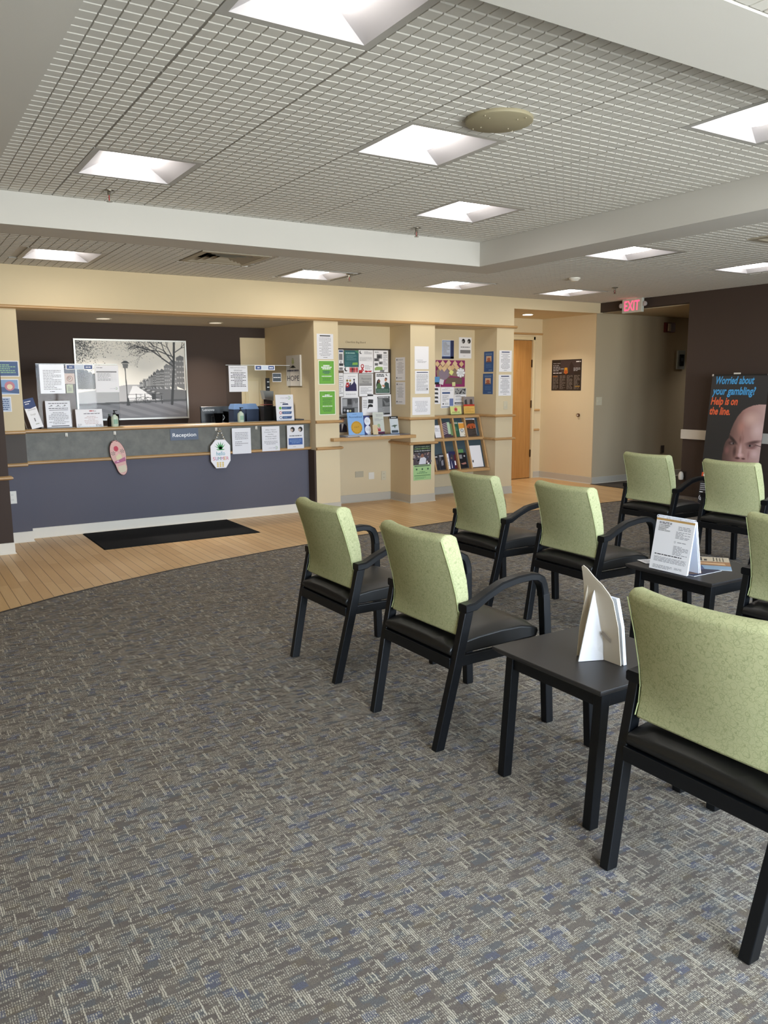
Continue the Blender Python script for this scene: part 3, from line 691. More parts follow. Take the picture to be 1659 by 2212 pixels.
# card display seen from behind on the near table
t = thing('card_display', 'white cardboard display stand on the nearest table', 'display stand', (2.04, 1.845, TZ+.001))
mb = MB(); card = mat('#cfc4b2', .8, name='backing_card'); 
outl = [(.082, 0), (-.086, 0), (-.074, .13), (-.052, .215), (-.035, .238), (-.005, .265), (.03, .286), (.06, .310), (.078, .318), (.086, .312), (.080, .25)]
mb.prism([(-.012-.05*z+.06*max(0, z-.24)*-1, y, z) for y, z in outl], (.003, 0, 0), card); mb.build('backing_panel', t)
mb = MB(); wb = mat('#efeef2', .6, name='easel_card_white')
mb.prism([(-.014, -.012, 0), (-.016, -.01, .06), (-.024, .03, .24), (-.034, .028, .22), (-.075, .02, .10), (-.098, .022, 0), (-.06, .004, 0)], (.0, .003, 0), wb); mb.build('easel_wing', t)
mb = MB(); mb.prism([(-.014, .056, 0), (-.018, .058, .12), (-.026, .060, .25), (-.05, .066, .11), (-.058, .068, 0)], (0, .003, 0), card); mb.build('easel_wing', t)
mb = MB(); mb.prism([(.000-.05*z, y, z) for y, z in ((-.088, 0), (-.078, .13), (-.056, .225), (.05, .225), (.08, 0))], (.014, 0, 0), mat('#dfe6f4', .4)); mb.build('front_cards', t)
mb = MB(); mb.prism([(-.018, -.045, .085), (-.022, -.012, .105), (-.022, -.004, .092), (-.018, -.045, .070)], (-.002, 0, 0), mat('#9c9184', .7)); mb.build('locking_tab', t)

# tent calendar on the far table
t = thing('desk_calendar', 'white spiral bound desk calendar standing on the middle row table', 'calendar', (3.312, 2.56, TZ+.004), R(0))
cx, ht, hw = .048, .262, .114
ang = math.atan2(cx, ht)
sh = Sheet(.228, .265, M_PAPER, .003)
sh.r(0, .945, 1, .985, mat('#c29a5c', .6, name='calendar_gold_band'))
sh.para(.09, .88, .42, .925, 2, M_INK, 31, False, .5, 3); sh.t_('A PATH FORWARD', .09, .845, .034, M_K, 'L', .85); sh.t_('IN YOUR OPIOID', .09, .812, .034, M_K, 'L', .85); sh.t_('DEPENDENCE', .09, .779, .034, M_K, 'L', .85); sh.t_('RECOVERY JOURNEY', .09, .746, .034, M_K, 'L', .85)
sh.para(.60, .80, .92, .88, 3, M_INKL, 3); sh.para(.56, .64, .93, .78, 6, M_INKL, 4); sh.ring(.57, .575, .018, .004, M_INK); sh.para(.63, .56, .85, .59, 1, M_INKL, 5)
sh.para(.55, .33, .93, .51, 7, M_INKL, 6); sh.para(.09, .28, .80, .32, 1, M_INK, 7); sh.para(.09, .16, .93, .26, 5, M_INKL, 8); sh.para(.09, .03, .6, .10, 3, M_INKL, 9); sh.para(.66, .06, .85, .10, 2, M_INKL, 10)
fp = sh.build('front_page', t); fp.location = (-.046, .114, 0); fp.rotation_euler = Euler((R(0), 0, R(-90)), 'XYZ')
fp.rotation_euler = (Matrix.Rotation(R(-90), 4, 'Z') @ Matrix.Rotation(-ang*.98, 4, 'X')).to_euler()
mb = MB(); mb.prism([(-.044, .113, .001), (.002, .113, ht), (.048, .113, .001), (.044, .113, .001), (.002, .113, ht-.012), (-.036, .113, .001)], (0, -.226, 0), mat('#dfe3ee', .6)); mb.build('stand', t)
mb = MB(); mb.prism([(.010, .113, ht-.01), (.056, .113, .001), (.062, .113, .001), (.014, .113, ht)], (0, -.226, 0), M_PAPER); mb.build('page_block', t)
mb = MB()
for k in range(26):
    yk = -.108+k*.00864; P = [(.002+.009*math.cos(2*math.pi*i/10), yk+.0006*i, ht+.001+.008*math.sin(2*math.pi*i/10)) for i in range(11)]
    mb.tube(P, .0012, mat('#e8e8ee', .4), 4)
mb.build('spiral_binding', t)
# papers lying on that table
def flat(name, label, cat, x, y, w_, h_, rz, z, draw, paper=None):
    sh = Sheet(w_, h_, paper, .0018); draw(sh); o = sh.build(name); tag(o, label, cat)
    o.location = (x, y, z+.0); o.rotation_euler = (Matrix.Rotation(R(rz), 4, 'Z') @ Matrix.Rotation(R(-90), 4, 'X')).to_euler(); return o
def d_mag(s):
    s.r(0, .0, 1, 1, mat('#27304f', .4)); s.p([(0, .0), (.7, .0), (.5, .55), (0, .4)], mat('#3d4a86', .4), 2); s.c(.72, .3, .22, mat('#7a5a48', .4), 3); s.c(.55, .7, .2, mat('#55608f', .4), 3)
flat('magazine', 'dark blue magazine lying under the desk calendar', 'magazine', 3.300, 2.70, .27, .215, -90, TZ+.0005, d_mag)
def d_br(s):
    s.r(0, 0, .30, 1, mat('#8fb0cf', .4)); s.p([(0, .55), (.28, .6), (.28, .95), (0, .9)], mat('#2f5c94', .4), 2); s.p([(.3, .0), (.62, 0), (.58, .9), (.46, 1), (.3, .95)], mat('#a5764f', .4), 2); s.p([(.36, .1), (.5, .12), (.5, .7), (.4, .8)], mat('#d9b48c', .4), 3)
    s.p([(.62, .0), (.98, .0), (.98, 1), (.6, 1)], mat('#cdbfa8', .4), 2); s.para(.66, .45, .94, .66, 2, M_K, 5, False, .6, 3); s.para(.66, .1, .94, .36, 4, M_INKL, 3)
flat('brochure', 'open brochure with brown and blue photos at the back of the middle table', 'brochure', 3.555, 2.40, .31, .235, 38, TZ+.0005, d_br)
flat('leaflet', 'white sheet sticking out left of the desk calendar', 'leaflet', 3.325, 2.745, .11, .09, -20, TZ+.003, lambda s: s.para(.1, .1, .9, .9, 6, M_INKL, 2))

# floor mat
mb = MB(); mm = NB('black_ribbed_mat'); o_, q_ = mm.coord(); M_MAT = mm.out(mm.mix(mm.noise(o_, 90, 3), lin('#171717'), lin('#2a2a2b')), .95, .1); mb.loft([[(1.56, 7.18, .0), (3.05, 7.19, .0), (3.05, 8.085, .0), (1.56, 8.085, .0)], [(1.57, 7.19, .009), (3.04, 7.20, .009), (3.04, 8.075, .009), (1.57, 8.075, .009)]], M_MAT)
tag(mb.build('floor_mat'), 'black rectangular floor mat on the plank floor before the reception desk', 'mat')

# ================================================================== RECEPTION DESK
t = thing('reception_counter', 'long oak edged reception counter top', 'counter', (2.59, 8.45, 1.0))
mb = MB(); mb.box(-1.487, 1.490, -.318, -.03, -.0, .030, M_LAM); mb.build('countertop', t)
o = rail([(1.105, 8.13), (4.079, 8.13)], 1.0175, .040, .042).build('front_edge', t, smooth=40); o.location = (-2.59, -8.45, -1.0)
CT = 1.031

def poster(name, label, cat, plane, v, a0, a1, z0, z1, draw, paper=None, group=None, dz=0, t=.0016):
    w_ = abs(a1-a0); s = Sheet(w_, z1-z0, paper, t); draw(s); o = s.build(name); tag(o, label, cat, group)
    a = min(a0, a1) if plane == 'Y' else max(a0, a1)
    facing(o, plane, v-dz, a, z0); return o
BLUE = mat('#35507f', .5); NAVY = mat('#27315a', .5); LBLUE = mat('#7d9cc4', .5); GREEN = mat('#6aa53a', .5); TEAL = mat('#2f6263', .5); RED = mat('#b3262d', .5); WHT = mat('#f2f1f3', .5); GREYM = mat('#7e7c7e', .6); DG = mat('#39393c', .6)
def doc(n=14, seed=0, head=None, ink=M_INKL, center=False, bar=None):
    def f(s):
        if bar: s.r(.18, .90, .82, .945, bar)
        if head:
            for i, h in enumerate(head): s.t_(h, .5, .87-.07*i, .05, M_INK, fit=min(.8, .055*len(h)))
        s.para(.14, .12, .86, .82-(.07*len(head) if head else 0)+(.04 if bar else 0), n, ink, seed, center, .42); s.para(.38, .05, .62, .09, 1, M_INK, seed+1)
    return f
def logo(s, u, v, k=1.0, txt='clean', t2='slate'):
    s.t_(txt, u-.09*k, v, .035*k, M_INKL, 'C', fit=.17*k); s.t_(t2, u+.085*k, v, .035*k, NAVY, 'C', fit=.15*k); s.ring(u+.13*k, v+.012*k, .045*k, .012*k, GREEN, 2, -120, 120)

# wall left of the desk: three small blue printed sheets
def d_blue1(s):
    s.r(.03, .05, .97, .95, BLUE); s.para(.12, .2, .88, .8, 5, mat('#8fb78a', .5), 2, True, .5)
def d_blue2(s):
    s.r(.03, .05, .97, .95, LBLUE); s.p([(.0, .25), (1, .05), (1, .35), (0, .6)], BLUE, 2); s.c(.68, .55, .18, mat('#c27784', .5), 3); s.c(.68, .5, .1, mat('#e5d3b0', .5), 4)
def d_blue3(s):
    s.r(.03, .04, .97, .94, mat('#b4bfd0', .5)); s.para(.1, .1, .9, .9, 6, BLUE, 4, True, .5)
poster('notice', 'dark blue notice with green text left of the desk, topmost of three', 'notice', 'Y', YW, .845, 1.088, 1.522, 1.662, d_blue1)
poster('notice', 'blue printed picture sheet with pink shape left of the desk, middle of three', 'notice', 'Y', YW, .84, 1.076, 1.362, 1.500, d_blue2)
poster('notice', 'pale blue text sheet left of the desk, lowest of three', 'notice', 'Y', YW, .82, 1.003, 1.208, 1.342, d_blue3)
# framed canal print on the brown wall
t = thing('framed_print', 'large silver framed black and white canal photograph behind the desk', 'picture', (1.826, YR-.001, 1.052))
FW, FH = 1.250, .893
mb = MB(); fr = mat('#a9a7a2', .35, .6, name='silver_frame')
for (a, b, c, d) in ((0, FW, 0, .018), (0, FW, FH-.018, FH), (0, .018, .018, FH-.018), (FW-.018, FW, .018, FH-.018)): mb.box(a, b, -.03, 0, c, d, fr)
mb.build('frame', t)
cv = Canvas(250, 178, (.93, .91, .87)); rnd = random.Random(5)
for k in range(60): cv.put(np.clip(.5-(cv.yy-.2)*.6, 0, 1)*.01, (.6, .6, .6))
cv.poly([(0, .34), (.30, .40), (.44, .44), (.60, .44), (1, .36), (1, .0), (0, 0)], (.60, .60, .61))
for k in range(22):   # houses on the right, receding
    x0 = .99-.42*(1-(.82**k))*1.05; x1 = .99-.42*(1-(.82**(k+1)))*1.05; hh = .80-(.99-x0)*.80; hh = max(hh+rnd.uniform(-.015, .015), .44)
    g = rnd.uniform(.22, .42); cv.poly([(x1, .41), (x0, .36), (x0, hh), ((x0+x1)/2, hh+.02), (x1, hh-.01)], (g, g, g*1.02))
    for r_i in range(5):
        for c_i in range(3): cv.ell(x1+(x0-x1)*(c_i+.5)/3, .42+(hh-.44)*(r_i+.5)/5, abs(x0-x1)*.11, .012, (.62, .62, .62), .8)
for k in range(10): x0 = .0+k*.034; g = rnd.uniform(.3, .5); cv.poly([(x0, .38), (x0+.034, .39), (x0+.034, .66-k*.024), (x0+.017, .68-k*.024), (x0, .66-k*.022)], (g, g, g))
cv.poly([(.43, .24), (.49, .42), (.53, .42), (.72, .24)], (.82, .82, .83)); cv.poly([(.70, .25), (.55, .40), (1, .36), (1, .2)], (.33, .33, .34))
for k in range(9): cv.ell(.57+k*.022, .395-k*.010, .018, .008, (.15+.5*(k % 2), )*3, .9)
cv.poly([(0, .0), (0, .17), (1, .22), (1, .0)], (.36, .36, .38)); cv.poly([(0, .17), (0, .20), (1, .245), (1, .215)], (.22, .22, .23))
for k in range(30): y0 = .01+.006*k; cv.line(0, y0, 1, y0+.03, .0016, (.45, .45, .47), .6)
for k in range(700): cv.ell(abs(rnd.gauss(0, .11)), 1-abs(rnd.gauss(0, .17)), .004, .004, (.12, .12, .12), .9)
def branch(x, y, a, L, wd, dep):
    x2, y2 = x+L*math.cos(a), y+L*math.sin(a)*1.35; cv.line(x, y, x2, y2, wd, (.11, .10, .11), 1, FW/FH)
    if dep:
        for k in range(3 if dep > 2 else 2): branch(x2, y2, a+rnd.uniform(-.75, .75), L*rnd.uniform(.6, .82), wd*.62, dep-1)
cv.line(.855, .18, .885, .62, .017, (.09, .09, .09), 1, FW/FH); cv.line(.885, .60, .90, 1.0, .014, (.09, .09, .09), 1, FW/FH)
branch(.882, .68, 2.5, .13, .009, 5); branch(.888, .72, 2.2, .15, .008, 5); branch(.89, .80, 2.75, .15, .007, 5); branch(.90, .86, .6, .08, .006, 3); branch(.885, .78, 2.0, .12, .006, 4)
for k in range(260): cv.ell(.25+rnd.random()*.6, 1-abs(rnd.gauss(0, .10)), .0035, .003, (.35, .35, .35), .6)
cv.line(.440, .17, .430, .66, .006, (.07, .07, .07), 1, FW/FH); cv.poly([(.425, .17), (.46, .17), (.448, .27), (.435, .27)], (.07, .07, .07)); cv.poly([(.395, .715), (.475, .715), (.445, .75), (.425, .75)], (.08, .08, .08)); cv.poly([(.415, .65), (.455, .65), (.462, .71), (.408, .71)], (.35, .35, .35))
for xx_ in (.52, .60, .70): cv.line(xx_, .20, xx_, .32, .003, (.08, .08, .08), 1, FW/FH)
cv.line(.44, .31, .78, .32, .0022, (.08, .08, .08), 1, FW/FH); cv.line(.44, .26, .78, .27, .0018, (.08, .08, .08), 1, FW/FH)
for bx in (.535, .625):
    for i in range(28):
        a = i*2*math.pi/28; b = (i+1)*2*math.pi/28; cv.line(bx+.028*math.cos(a), .235+.039*math.sin(a), bx+.028*math.cos(b), .235+.039*math.sin(b), .0022, (.05, .05, .05), 1, FW/FH)
for (a, b, c, d) in ((.535, .235, .56, .28), (.56, .28, .60, .275), (.60, .275, .625, .235), (.56, .28, .58, .225), (.58, .225, .625, .235), (.58, .225, .60, .275), (.555, .30, .565, .30), (.60, .275, .603, .30)): cv.line(a, b, c, d, .0025, (.05, .05, .05), 1, FW/FH)
cv.poly([(.665, .24), (.695, .24), (.698, .315), (.662, .315)], (.08, .08, .08)); cv.line(.76, .19, .755, .29, .005, (.08, .08, .08), 1, FW/FH)
cv.mesh('photo', FW-.036, FH-.036, t, -.012, (.018, 0, .018))

# acrylic sneeze guards
def shield(x0, x1, y, z1, label):
    t = thing('sneeze_guard', label, 'sneeze guard', ((x0+x1)/2, y, CT+.001)); h = (x1-x0)/2
    mb = MB(); mb.box(-h, h, -.002, .002, 0, z1-CT, M_ACR); mb.build('panel', t)
    for s_ in (-1, 1):
        mb = MB(); mb.box(s_*(h-.012)-.002, s_*(h-.012)+.002, .002, .16, 0, .12, M_ACR); mb.build('foot', t)
    mb = MB(); mb.box(-h, h, -.0035, .0035, z1-CT-.004, z1-CT, mat('#dfe6e6', .2)); mb.build('top_edge', t)
    return t
SY = 8.232
shield(1.268, 2.022, SY, 1.645, 'clear acrylic sneeze guard at the left end of the desk')
shield(3.152, 3.905, SY, 1.645, 'clear acrylic sneeze guard at the right end of the desk')
k1, k2 = SY/8.05, SY/8.1
def on(k, x0, x1, z0, z1): return (x0*k, x1*k, max(1.43+(z0-1.43)*k, CT+.001), 1.43+(z1-1.43)*k)
def gposter(name, label, cat, rect, draw, paper=None, dz=.003): return poster(name, label, cat, 'Y', SY, *rect, draw, paper, None, dz)
def d_sign2(s):
    s.r(.04, .14, .32, .86, mat('#42588c', .5)); s.r(.67, .14, .96, .86, mat('#42588c', .5)); s.r(.34, .1, .65, .9, mat('#cfd9e8', .5))
    s.para(.09, .38, .28, .6, 1, WHT, 2, True, .9, 3); s.para(.72, .38, .92, .6, 1, WHT, 3, True, .9, 3)
gposter('notice', 'white wrinkled sheet at the top left of the left sneeze guard', 'notice', on(k1, 1.268, 1.486, 1.366, 1.634), doc(13, 21, None), M_SLEEVE)
gposter('sign_strip', 'narrow white strip with two blue boxes on the left sneeze guard', 'sign', on(k1, 1.501, 1.752, 1.588, 1.635), d_sign2)
def d_table(s):
    s.para(.08, .90, .6, .94, 1, M_INK, 2); s.r(.06, .74, .92, .785, GREYM)
    for k in range(7): s.r(.08, .42+.045*k, .92, .423+.045*k, M_INKL)
    s.r(.7, .42, .704, .74, M_INKL); s.para(.1, .43, .65, .72, 6, M_INKL, 5); logo(s, .75, .13, .9)
gposter('notice', 'white form with a grey bar at the top right of the left sneeze guard', 'notice', on(k1, 1.764, 1.984, 1.372, 1.627), d_table)
def d_hours(s):
    s.para(.12, .88, .9, .93, 1, M_INK, 1)
    for k in range(3): s.p([(.18+.27*k, .82), (.24+.27*k, .85), (.30+.27*k, .82)], M_K); s.para(.14+.27*k, .78, .34+.27*k, .805, 1, M_INK, k)
    s.para(.12, .70, .9, .75, 1, M_INK, 5); s.r(.14, .655, .9, .67, M_INK); s.para(.1, .14, .9, .6, 8, M_INKL, 6, True); s.r(.18, .07, .9, .1, M_INK)
def stand_sheet(name, label, cat, x0, x1, z0, z1, y, draw, paper=None, lean=8, base=None):
    w_, h_ = x1-x0, z1-z0; t = thing(name, label, cat, (x0, y, z0)); s = Sheet(w_, h_, paper, .002); draw(s); o = s.build('sheet', t); o.rotation_euler = (R(-lean), 0, 0)
    dd = h_*math.sin(R(lean)); mb = MB(); mb.box(0, w_, -.003, .055+dd, -.0005, .004, base or M_ACR); mb.box(.0, w_, -.0045, -.003, 0, .012, base or M_ACR)
    mb.prism([(w_*.4, .002, .004), (w_*.4, .055+dd, .004), (w_*.4, h_*.6*math.sin(R(lean))+.003, h_*.6)], (w_*.2, 0, 0), base or M_ACR); mb.build('holder', t)
    return t
r_ = on(k1, 1.288, 1.506, 1.062, 1.330); stand_sheet('notice_holder', 'white notice in a black based holder on the left end of the counter', 'sign holder', r_[0], r_[1], CT+.006, r_[3]-.03, 8.135, d_hours, M_SLEEVE, 6, mat('#17181c', .3))
def d_ths(s):
    s.para(.52, .87, .68, .93, 1, RED, 5, False, .9, 3); s.para(.69, .87, .84, .91, 1, M_INKL, 6, False, .9, 3); s.r(.36, .80, .93, .807, M_INKL); s.para(.3, .735, .9, .77, 1, M_INK, 5, True, .9, 3)
    for k in range(6): s.para(.3+.02*(k % 3), .58-.08*k, .84-.03*(k % 2), .62-.08*k, 1, mat('#b07a76', .6), k, True)
    s.para(.05, .03, .2, .2, 4, M_INKL, 4); s.para(.72, .04, .96, .16, 3, M_INK, 8)
r_ = on(k1, 1.548, 1.792, 1.045, 1.237); stand_sheet('notice_holder', 'landscape white notice with red heading standing on the counter', 'sign holder', r_[0], r_[1], CT+.006, r_[3]-.02, 8.135, d_ths, None, 8)
def d_leaf(s):
    s.p([(0, .70), (.45, .66), (1, .70), (1, 1), (0, 1)], mat('#2c3f70', .5), 1); s.para(.14, .89, .70, .92, 1, WHT, 4, False, .9, 3); s.para(.16, .82, .80, .85, 1, WHT, 6, False, .9, 3)
    s.para(.2, .6, .9, .65, 2, M_INKL, 1); s.t_('Google', .52, .44, .075, mat('#a9a39b', .6), fit=.46); s.r(.47, .22, .56, .34, GREYM); s.para(.46, .12, .76, .15, 1, mat('#8b927c', .6), 3, False, .8, 3)
t = thing('leaflet_stand', 'narrow slanted card with a blue head at the far left of the counter', 'leaflet stand', (1.130, 8.140, CT+.001), R(3))
s = Sheet(.105, .285, None, .003); d_leaf(s); o = s.build('card', t); o.rotation_euler = (Matrix.Rotation(R(17), 4, 'Y') @ Matrix.Rotation(R(-14), 4, 'X')).to_euler(); o.location = (0, 0, .0)
o.rotation_euler = (Matrix.Rotation(R(-12), 4, 'X') @ Matrix.Rotation(R(-13), 4, 'Y')).to_euler(); o.location = (.055, 0, .003)
mb = MB(); mb.box(.0, .165, .0, .075, 0, .004, mat('#20243a', .4)); mb.prism([(.01, .0, .004), (.01, .08, .004), (-.02, .06, .18)], (.004, 0, 0), mat('#8d857a', .6)); mb.build('stand', t)
r_ = on(k1, 1.50, 1.59, 1.53, 1.595)
gposter('sticky_note', 'pinkish hand drawn slip under the blue strip, left sneeze guard', 'note', (1.520, 1.612, 1.455, 1.555), lambda s: (s.ring(.5, .5, .25, .05, mat('#b98d86', .6)), s.ring(.45, .55, .1, .04, M_INK)), mat('#e7d9d4', .7))
gposter('sticky_note', 'pale green slip hanging beneath the pinkish slip, left sneeze guard', 'note', (1.530, 1.592, 1.368, 1.450), lambda s: s.para(.2, .2, .8, .8, 4, M_INKL, 2), mat('#d5ddc9', .7))
def bottle(x, y, label, hgt=.165, col='#c9d6c2'):
    t = thing('soap_dispenser', label, 'pump bottle', (x, y, CT+.001)); k = hgt/.165
    m_ = mat(col, .15, name='translucent_gel', spec=.6)
    mb = MB(); mb.lathe((0, 0, 0), [(.032*k, 0), (.035*k, .006), (.035*k, .085*k), (.031*k, .102*k), (.014*k, .114*k), (.013*k, .122*k)], m_, 24); mb.build('bottle', t, smooth=50)
    mb = MB(); mb.lathe((0, 0, .122*k), [(.0155*k, 0), (.0155*k, .014*k), (.006*k, .016*k), (.006*k, .032*k), (.011*k, .033*k), (.011*k, .042*k), (.0, .043*k)], M_K, 16); mb.box(-.005, .03*k, -.005, .005, .156*k, .164*k, M_K); mb.build('pump', t, smooth=40)
    mb = MB(); mb.loft([[(.0356*k*math.cos(a), .0356*k*math.sin(a), z) for a in [R(-120+i*8) for i in range(10)]] for z in (.03*k, .075*k)], mat('#8fb29a', .5), cap=False, close=False); mb.build('paper_label', t)
    return t
bottle(1.947, 8.15, 'clear green gel pump bottle by the left sneeze guard')
bottle(3.275, 8.16, 'pump bottle of hand gel in front of the right sneeze guard')
t = thing('sanitizer_bottle', 'small brown bottle behind the green gel bottle on the counter', 'bottle', (1.93, 8.28, CT+.001)); mb = MB(); mb.lathe((0, 0, 0), [(.024, 0), (.025, .07), (.012, .095), (.012, .105)], mat('#3c2b24', .25), 20); mb.build('bottle', t, smooth=50)
mb = MB(); mb.lathe((0, 0, .105), [(.013, 0), (.013, .02), (0, .021)], mat('#8a938b', .4), 14); mb.build('cap', t)
t = thing('monitor', 'black computer screen seen from behind on the reception desk', 'monitor', (3.115, 8.52, .80))
mb = MB(); mb.loft([[(-.165, -.0, .20), (.165, 0, .20), (.165, 0, .405), (-.165, 0, .405)], [(-.16, -.016, .205), (.16, -.016, .205), (.16, -.016, .40), (-.16, -.016, .40)]], mat('#0c0e12', .3)); mb.build('screen_back', t, bevel=.003)
sx_ = Sheet(.14, .05, mat('#0c0e12', .3)); text_mesh('Lenovo', .008); sx_.t_('Lenovo', .5, .2, .75, WHT, fit=.95); o = sx_.build('maker_name', t); o.location = (-.145, -.0165, .345)
mb = MB(); mb.box(-.055, .095, -.045, -.017, .20, .30, mat('#08090c', .35)); mb.build('port_cover', t, bevel=.004); mb = MB(); mb.box(-.02, .02, -.035, -.017, .0, .25, mat('#111318', .4)); mb.box(-.1, .1, -.1, .08, -.0, .012, mat('#111318', .4)); mb.build('stand', t)
mb = MB(); pass
t = thing('wire_cup', 'dark translucent cup on the counter right of the computer screen', 'cup', (3.088, 8.33, CT+.001)); mb = MB(); mb.loft([[(r__*math.cos(a), r__*math.sin(a), z) for a in [2*math.pi*i/24 for i in range(24)]] for r__, z in ((.036, 0), (.050, .10), (.048, .10), (.034, .004))], M_SMOKE, cap=False); mb.cyl((0, 0, 0), .036, .004, M_SMOKE, 24); mb.build('cup_wall', t, smooth=50)
mb = MB(); mb.sweep([(.047+.02*math.sin(math.pi*i/8)*1.0, 0, .085-.06*i/8) for i in range(9)], [(-.002, -.002), (.002, -.002), (.002, .002), (-.002, .002)], mat('#c9ccd0', .2), up=(0, 1, 0)); mb.build('handle', t)
def d_presc(s):
    s.t_('PRESCRIPTION REFILLS', .5, .91, .045, M_INK, fit=.82); s.t_('IMPORTANT', .5, .81, .05, M_INK, fit=.45); s.r(.28, .795, .72, .80, M_INK); s.para(.1, .18, .9, .76, 10, M_INK, 3, True, .4)
gposter('notice', 'white prescription refill notice on the left side of the right sneeze guard', 'notice', on(k2, 3.132, 3.342, 1.362, 1.634), d_presc, M_SLEEVE)
gposter('sign_strip', 'narrow white strip with two blue boxes on the right sneeze guard', 'sign', on(k2, 3.427, 3.661, 1.588, 1.642), d_sign2)
def d_steps(s):
    logo(s, .55, .86, 1.6); s.para(.25, .68, .82, .72, 1, M_INK, 2); s.p([(.36, .61), (.72, .61), (.68, .665), (.40, .665)] [::1], NAVY, 2)
    for k, c_ in enumerate((GREEN, RED, BLUE)): y0 = .44-.18*k; s.p([(.33, y0), (.84, y0), (.89, y0+.10), (.33, y0+.10)], BLUE, 2); s.c(.24, y0+.05, .075, c_, 3); s.c(.24, y0+.05, .045, WHT if k else GREEN, 4); s.para(.40, y0+.035, .78, y0+.065, 1, LBLUE, k, False, .9, 3)
r_ = on(k2, 3.622, 3.832, 1.062, 1.327); stand_sheet('notice_holder', 'white notice with blue step bars standing at the right end of the counter', 'sign holder', r_[0], r_[1], CT+.006, r_[3], 8.128, d_steps, M_SLEEVE, 5)
def d_credit(s): s.r(.03, .05, .97, .95, mat('#3a434b', .4)); s.para(.1, .4, .9, .6, 1, WHT, 3); s.para(.1, .7, .8, .8, 1, mat('#56606a', .5), 4)
gposter('sign_plate', 'dark grey rectangular sign on the right sneeze guard', 'sign', (3.69, 3.795, 1.465, 1.560), d_credit)
t = poster('canvas_sign', 'white wooden plaque reading HOPE with a green leaf on the beige side wall', 'sign', 'X', 4.083, 8.66, 8.296, 1.418, 1.766,
           lambda s: (s.p([(.5, .90), (.40, .76), (.5, .68), (.60, .76)], mat('#c3c98f', .5), 2), s.ring(.5, .72, .12, .02, mat('#9aa06a', .5), 3, 200, 340), s.ring(.5, .82, .07, .015, mat('#b9bd84', .5), 3), s.p([(.28, .59), (.5, .68), (.72, .59)], M_K, 3), s.para(.08, .475, .92, .53, 1, mat('#4a4f63', .5), 3, True, .95, 3), s.t_('HOPE', .5, .17, .24, mat('#23283f', .5), fit=.86)), mat('#e2ded6', .5), t=.02)
# office things seen through the right guard
t = thing('card_terminal', 'dark handheld card terminal standing on a grey holder behind the right guard', 'card reader', (3.785, 8.60, .80))
mb = MB(); mb.box(-.085, .075, -.09, .09, 0, .39, mat('#211c1b', .5)); mb.build('cabinet', t); mb = MB(); mb.prism([(-.05, -.05, .47), (.055, -.05, .45), (.055, -.05, .56), (-.07, -.05, .57)], (0, .09, 0), mat('#8f8d87', .4)); mb.box(-.03, .05, -.04, .04, .39, .47, mat('#2b1f1d', .5)); mb.build('holder', t)
mb = MB(); mb.box(-.018, .022, -.03, .0, .565, .71, mat('#141216', .3)); mb.box(-.012, .016, -.032, -.03, .60, .612, WHT); mb.box(-.012, .016, -.032, -.03, .66, .672, WHT); mb.build('handset', t, bevel=.003)
mb = MB(); mb.box(-.10, .02, -.12, -.02, .405, .412, mat('#8f4a45', .5)); tag(mb.build('receipt_folder', None, loc=(3.785, 8.60, .80)), 'red folded folder lying by the dark cabinet behind the right guard', 'folder')
for (x, wd, lab) in ((3.45, .07, 'blue lidded bin behind the gel bottle, left of two'), (3.612, .075, 'blue lidded bin behind the right sneeze guard, right of two')):
    t = thing('storage_bin', lab, 'bin', (x, 8.72, .80)); mb = MB(); mb.loft([[(-wd*.9, -.08, 0), (wd*.9, -.08, 0), (wd*.9, .08, 0), (-wd*.9, .08, 0)], [(-wd, -.09, .36), (wd, -.09, .36), (wd, .09, .36), (-wd, .09, .36)]], mat('#3b4660', .5)); mb.build('body', t)
    mb = MB(); mb.loft([[(-wd*1.03, -.095, .36), (wd*1.03, -.095, .36), (wd*1.03, .095, .36), (-wd*1.03, .095, .36)], [(-wd*.7, -.06, .42), (wd*.7, -.06, .42), (wd*.7, .06, .42), (-wd*.7, .06, .42)]], mat('#5b7396', .4)); mb.build('lid', t)
t = thing('work_desk', 'lower work desk behind the counter carrying the screen and the bins', 'desk', (3.43, 8.64, 0)); mb = MB(); mb.box(-.63, .63, -.19, .20, .76, .799, mat('#6d675d', .6)); mb.build('desktop', t)
for s_ in (-1, 1): mb = MB(); mb.box(*sorted((s_*.60, s_*.63)), -.18, .19, 0, .76, mat('#6d675d', .6)); mb.build('side_panel', t)
mb = MB(); mb.box(3.915, 3.945, 8.30, 8.48, CT, 1.19, mat('#59605f', .5)); tag(mb.build('file_sorter', bevel=.003), 'slim grey file box standing right of the step notice', 'file box')
mb = MB(); mb.box(3.955, 4.06, 8.22, 8.40, CT+.001, CT+.016, mat('#2d3035', .5)); tag(mb.build('clipboard'), 'dark flat tray at the right end of the counter', 'tray')
# cream door beyond the office opening
mb = MB(); mb.box(3.80, 4.01, 9.28, 9.30, 0, 1.52, fm); mb.box(3.83, 3.97, 9.272, 9.28, .05, 1.48, mat('#e2d3b2', .5)); struct('door_2', mb)

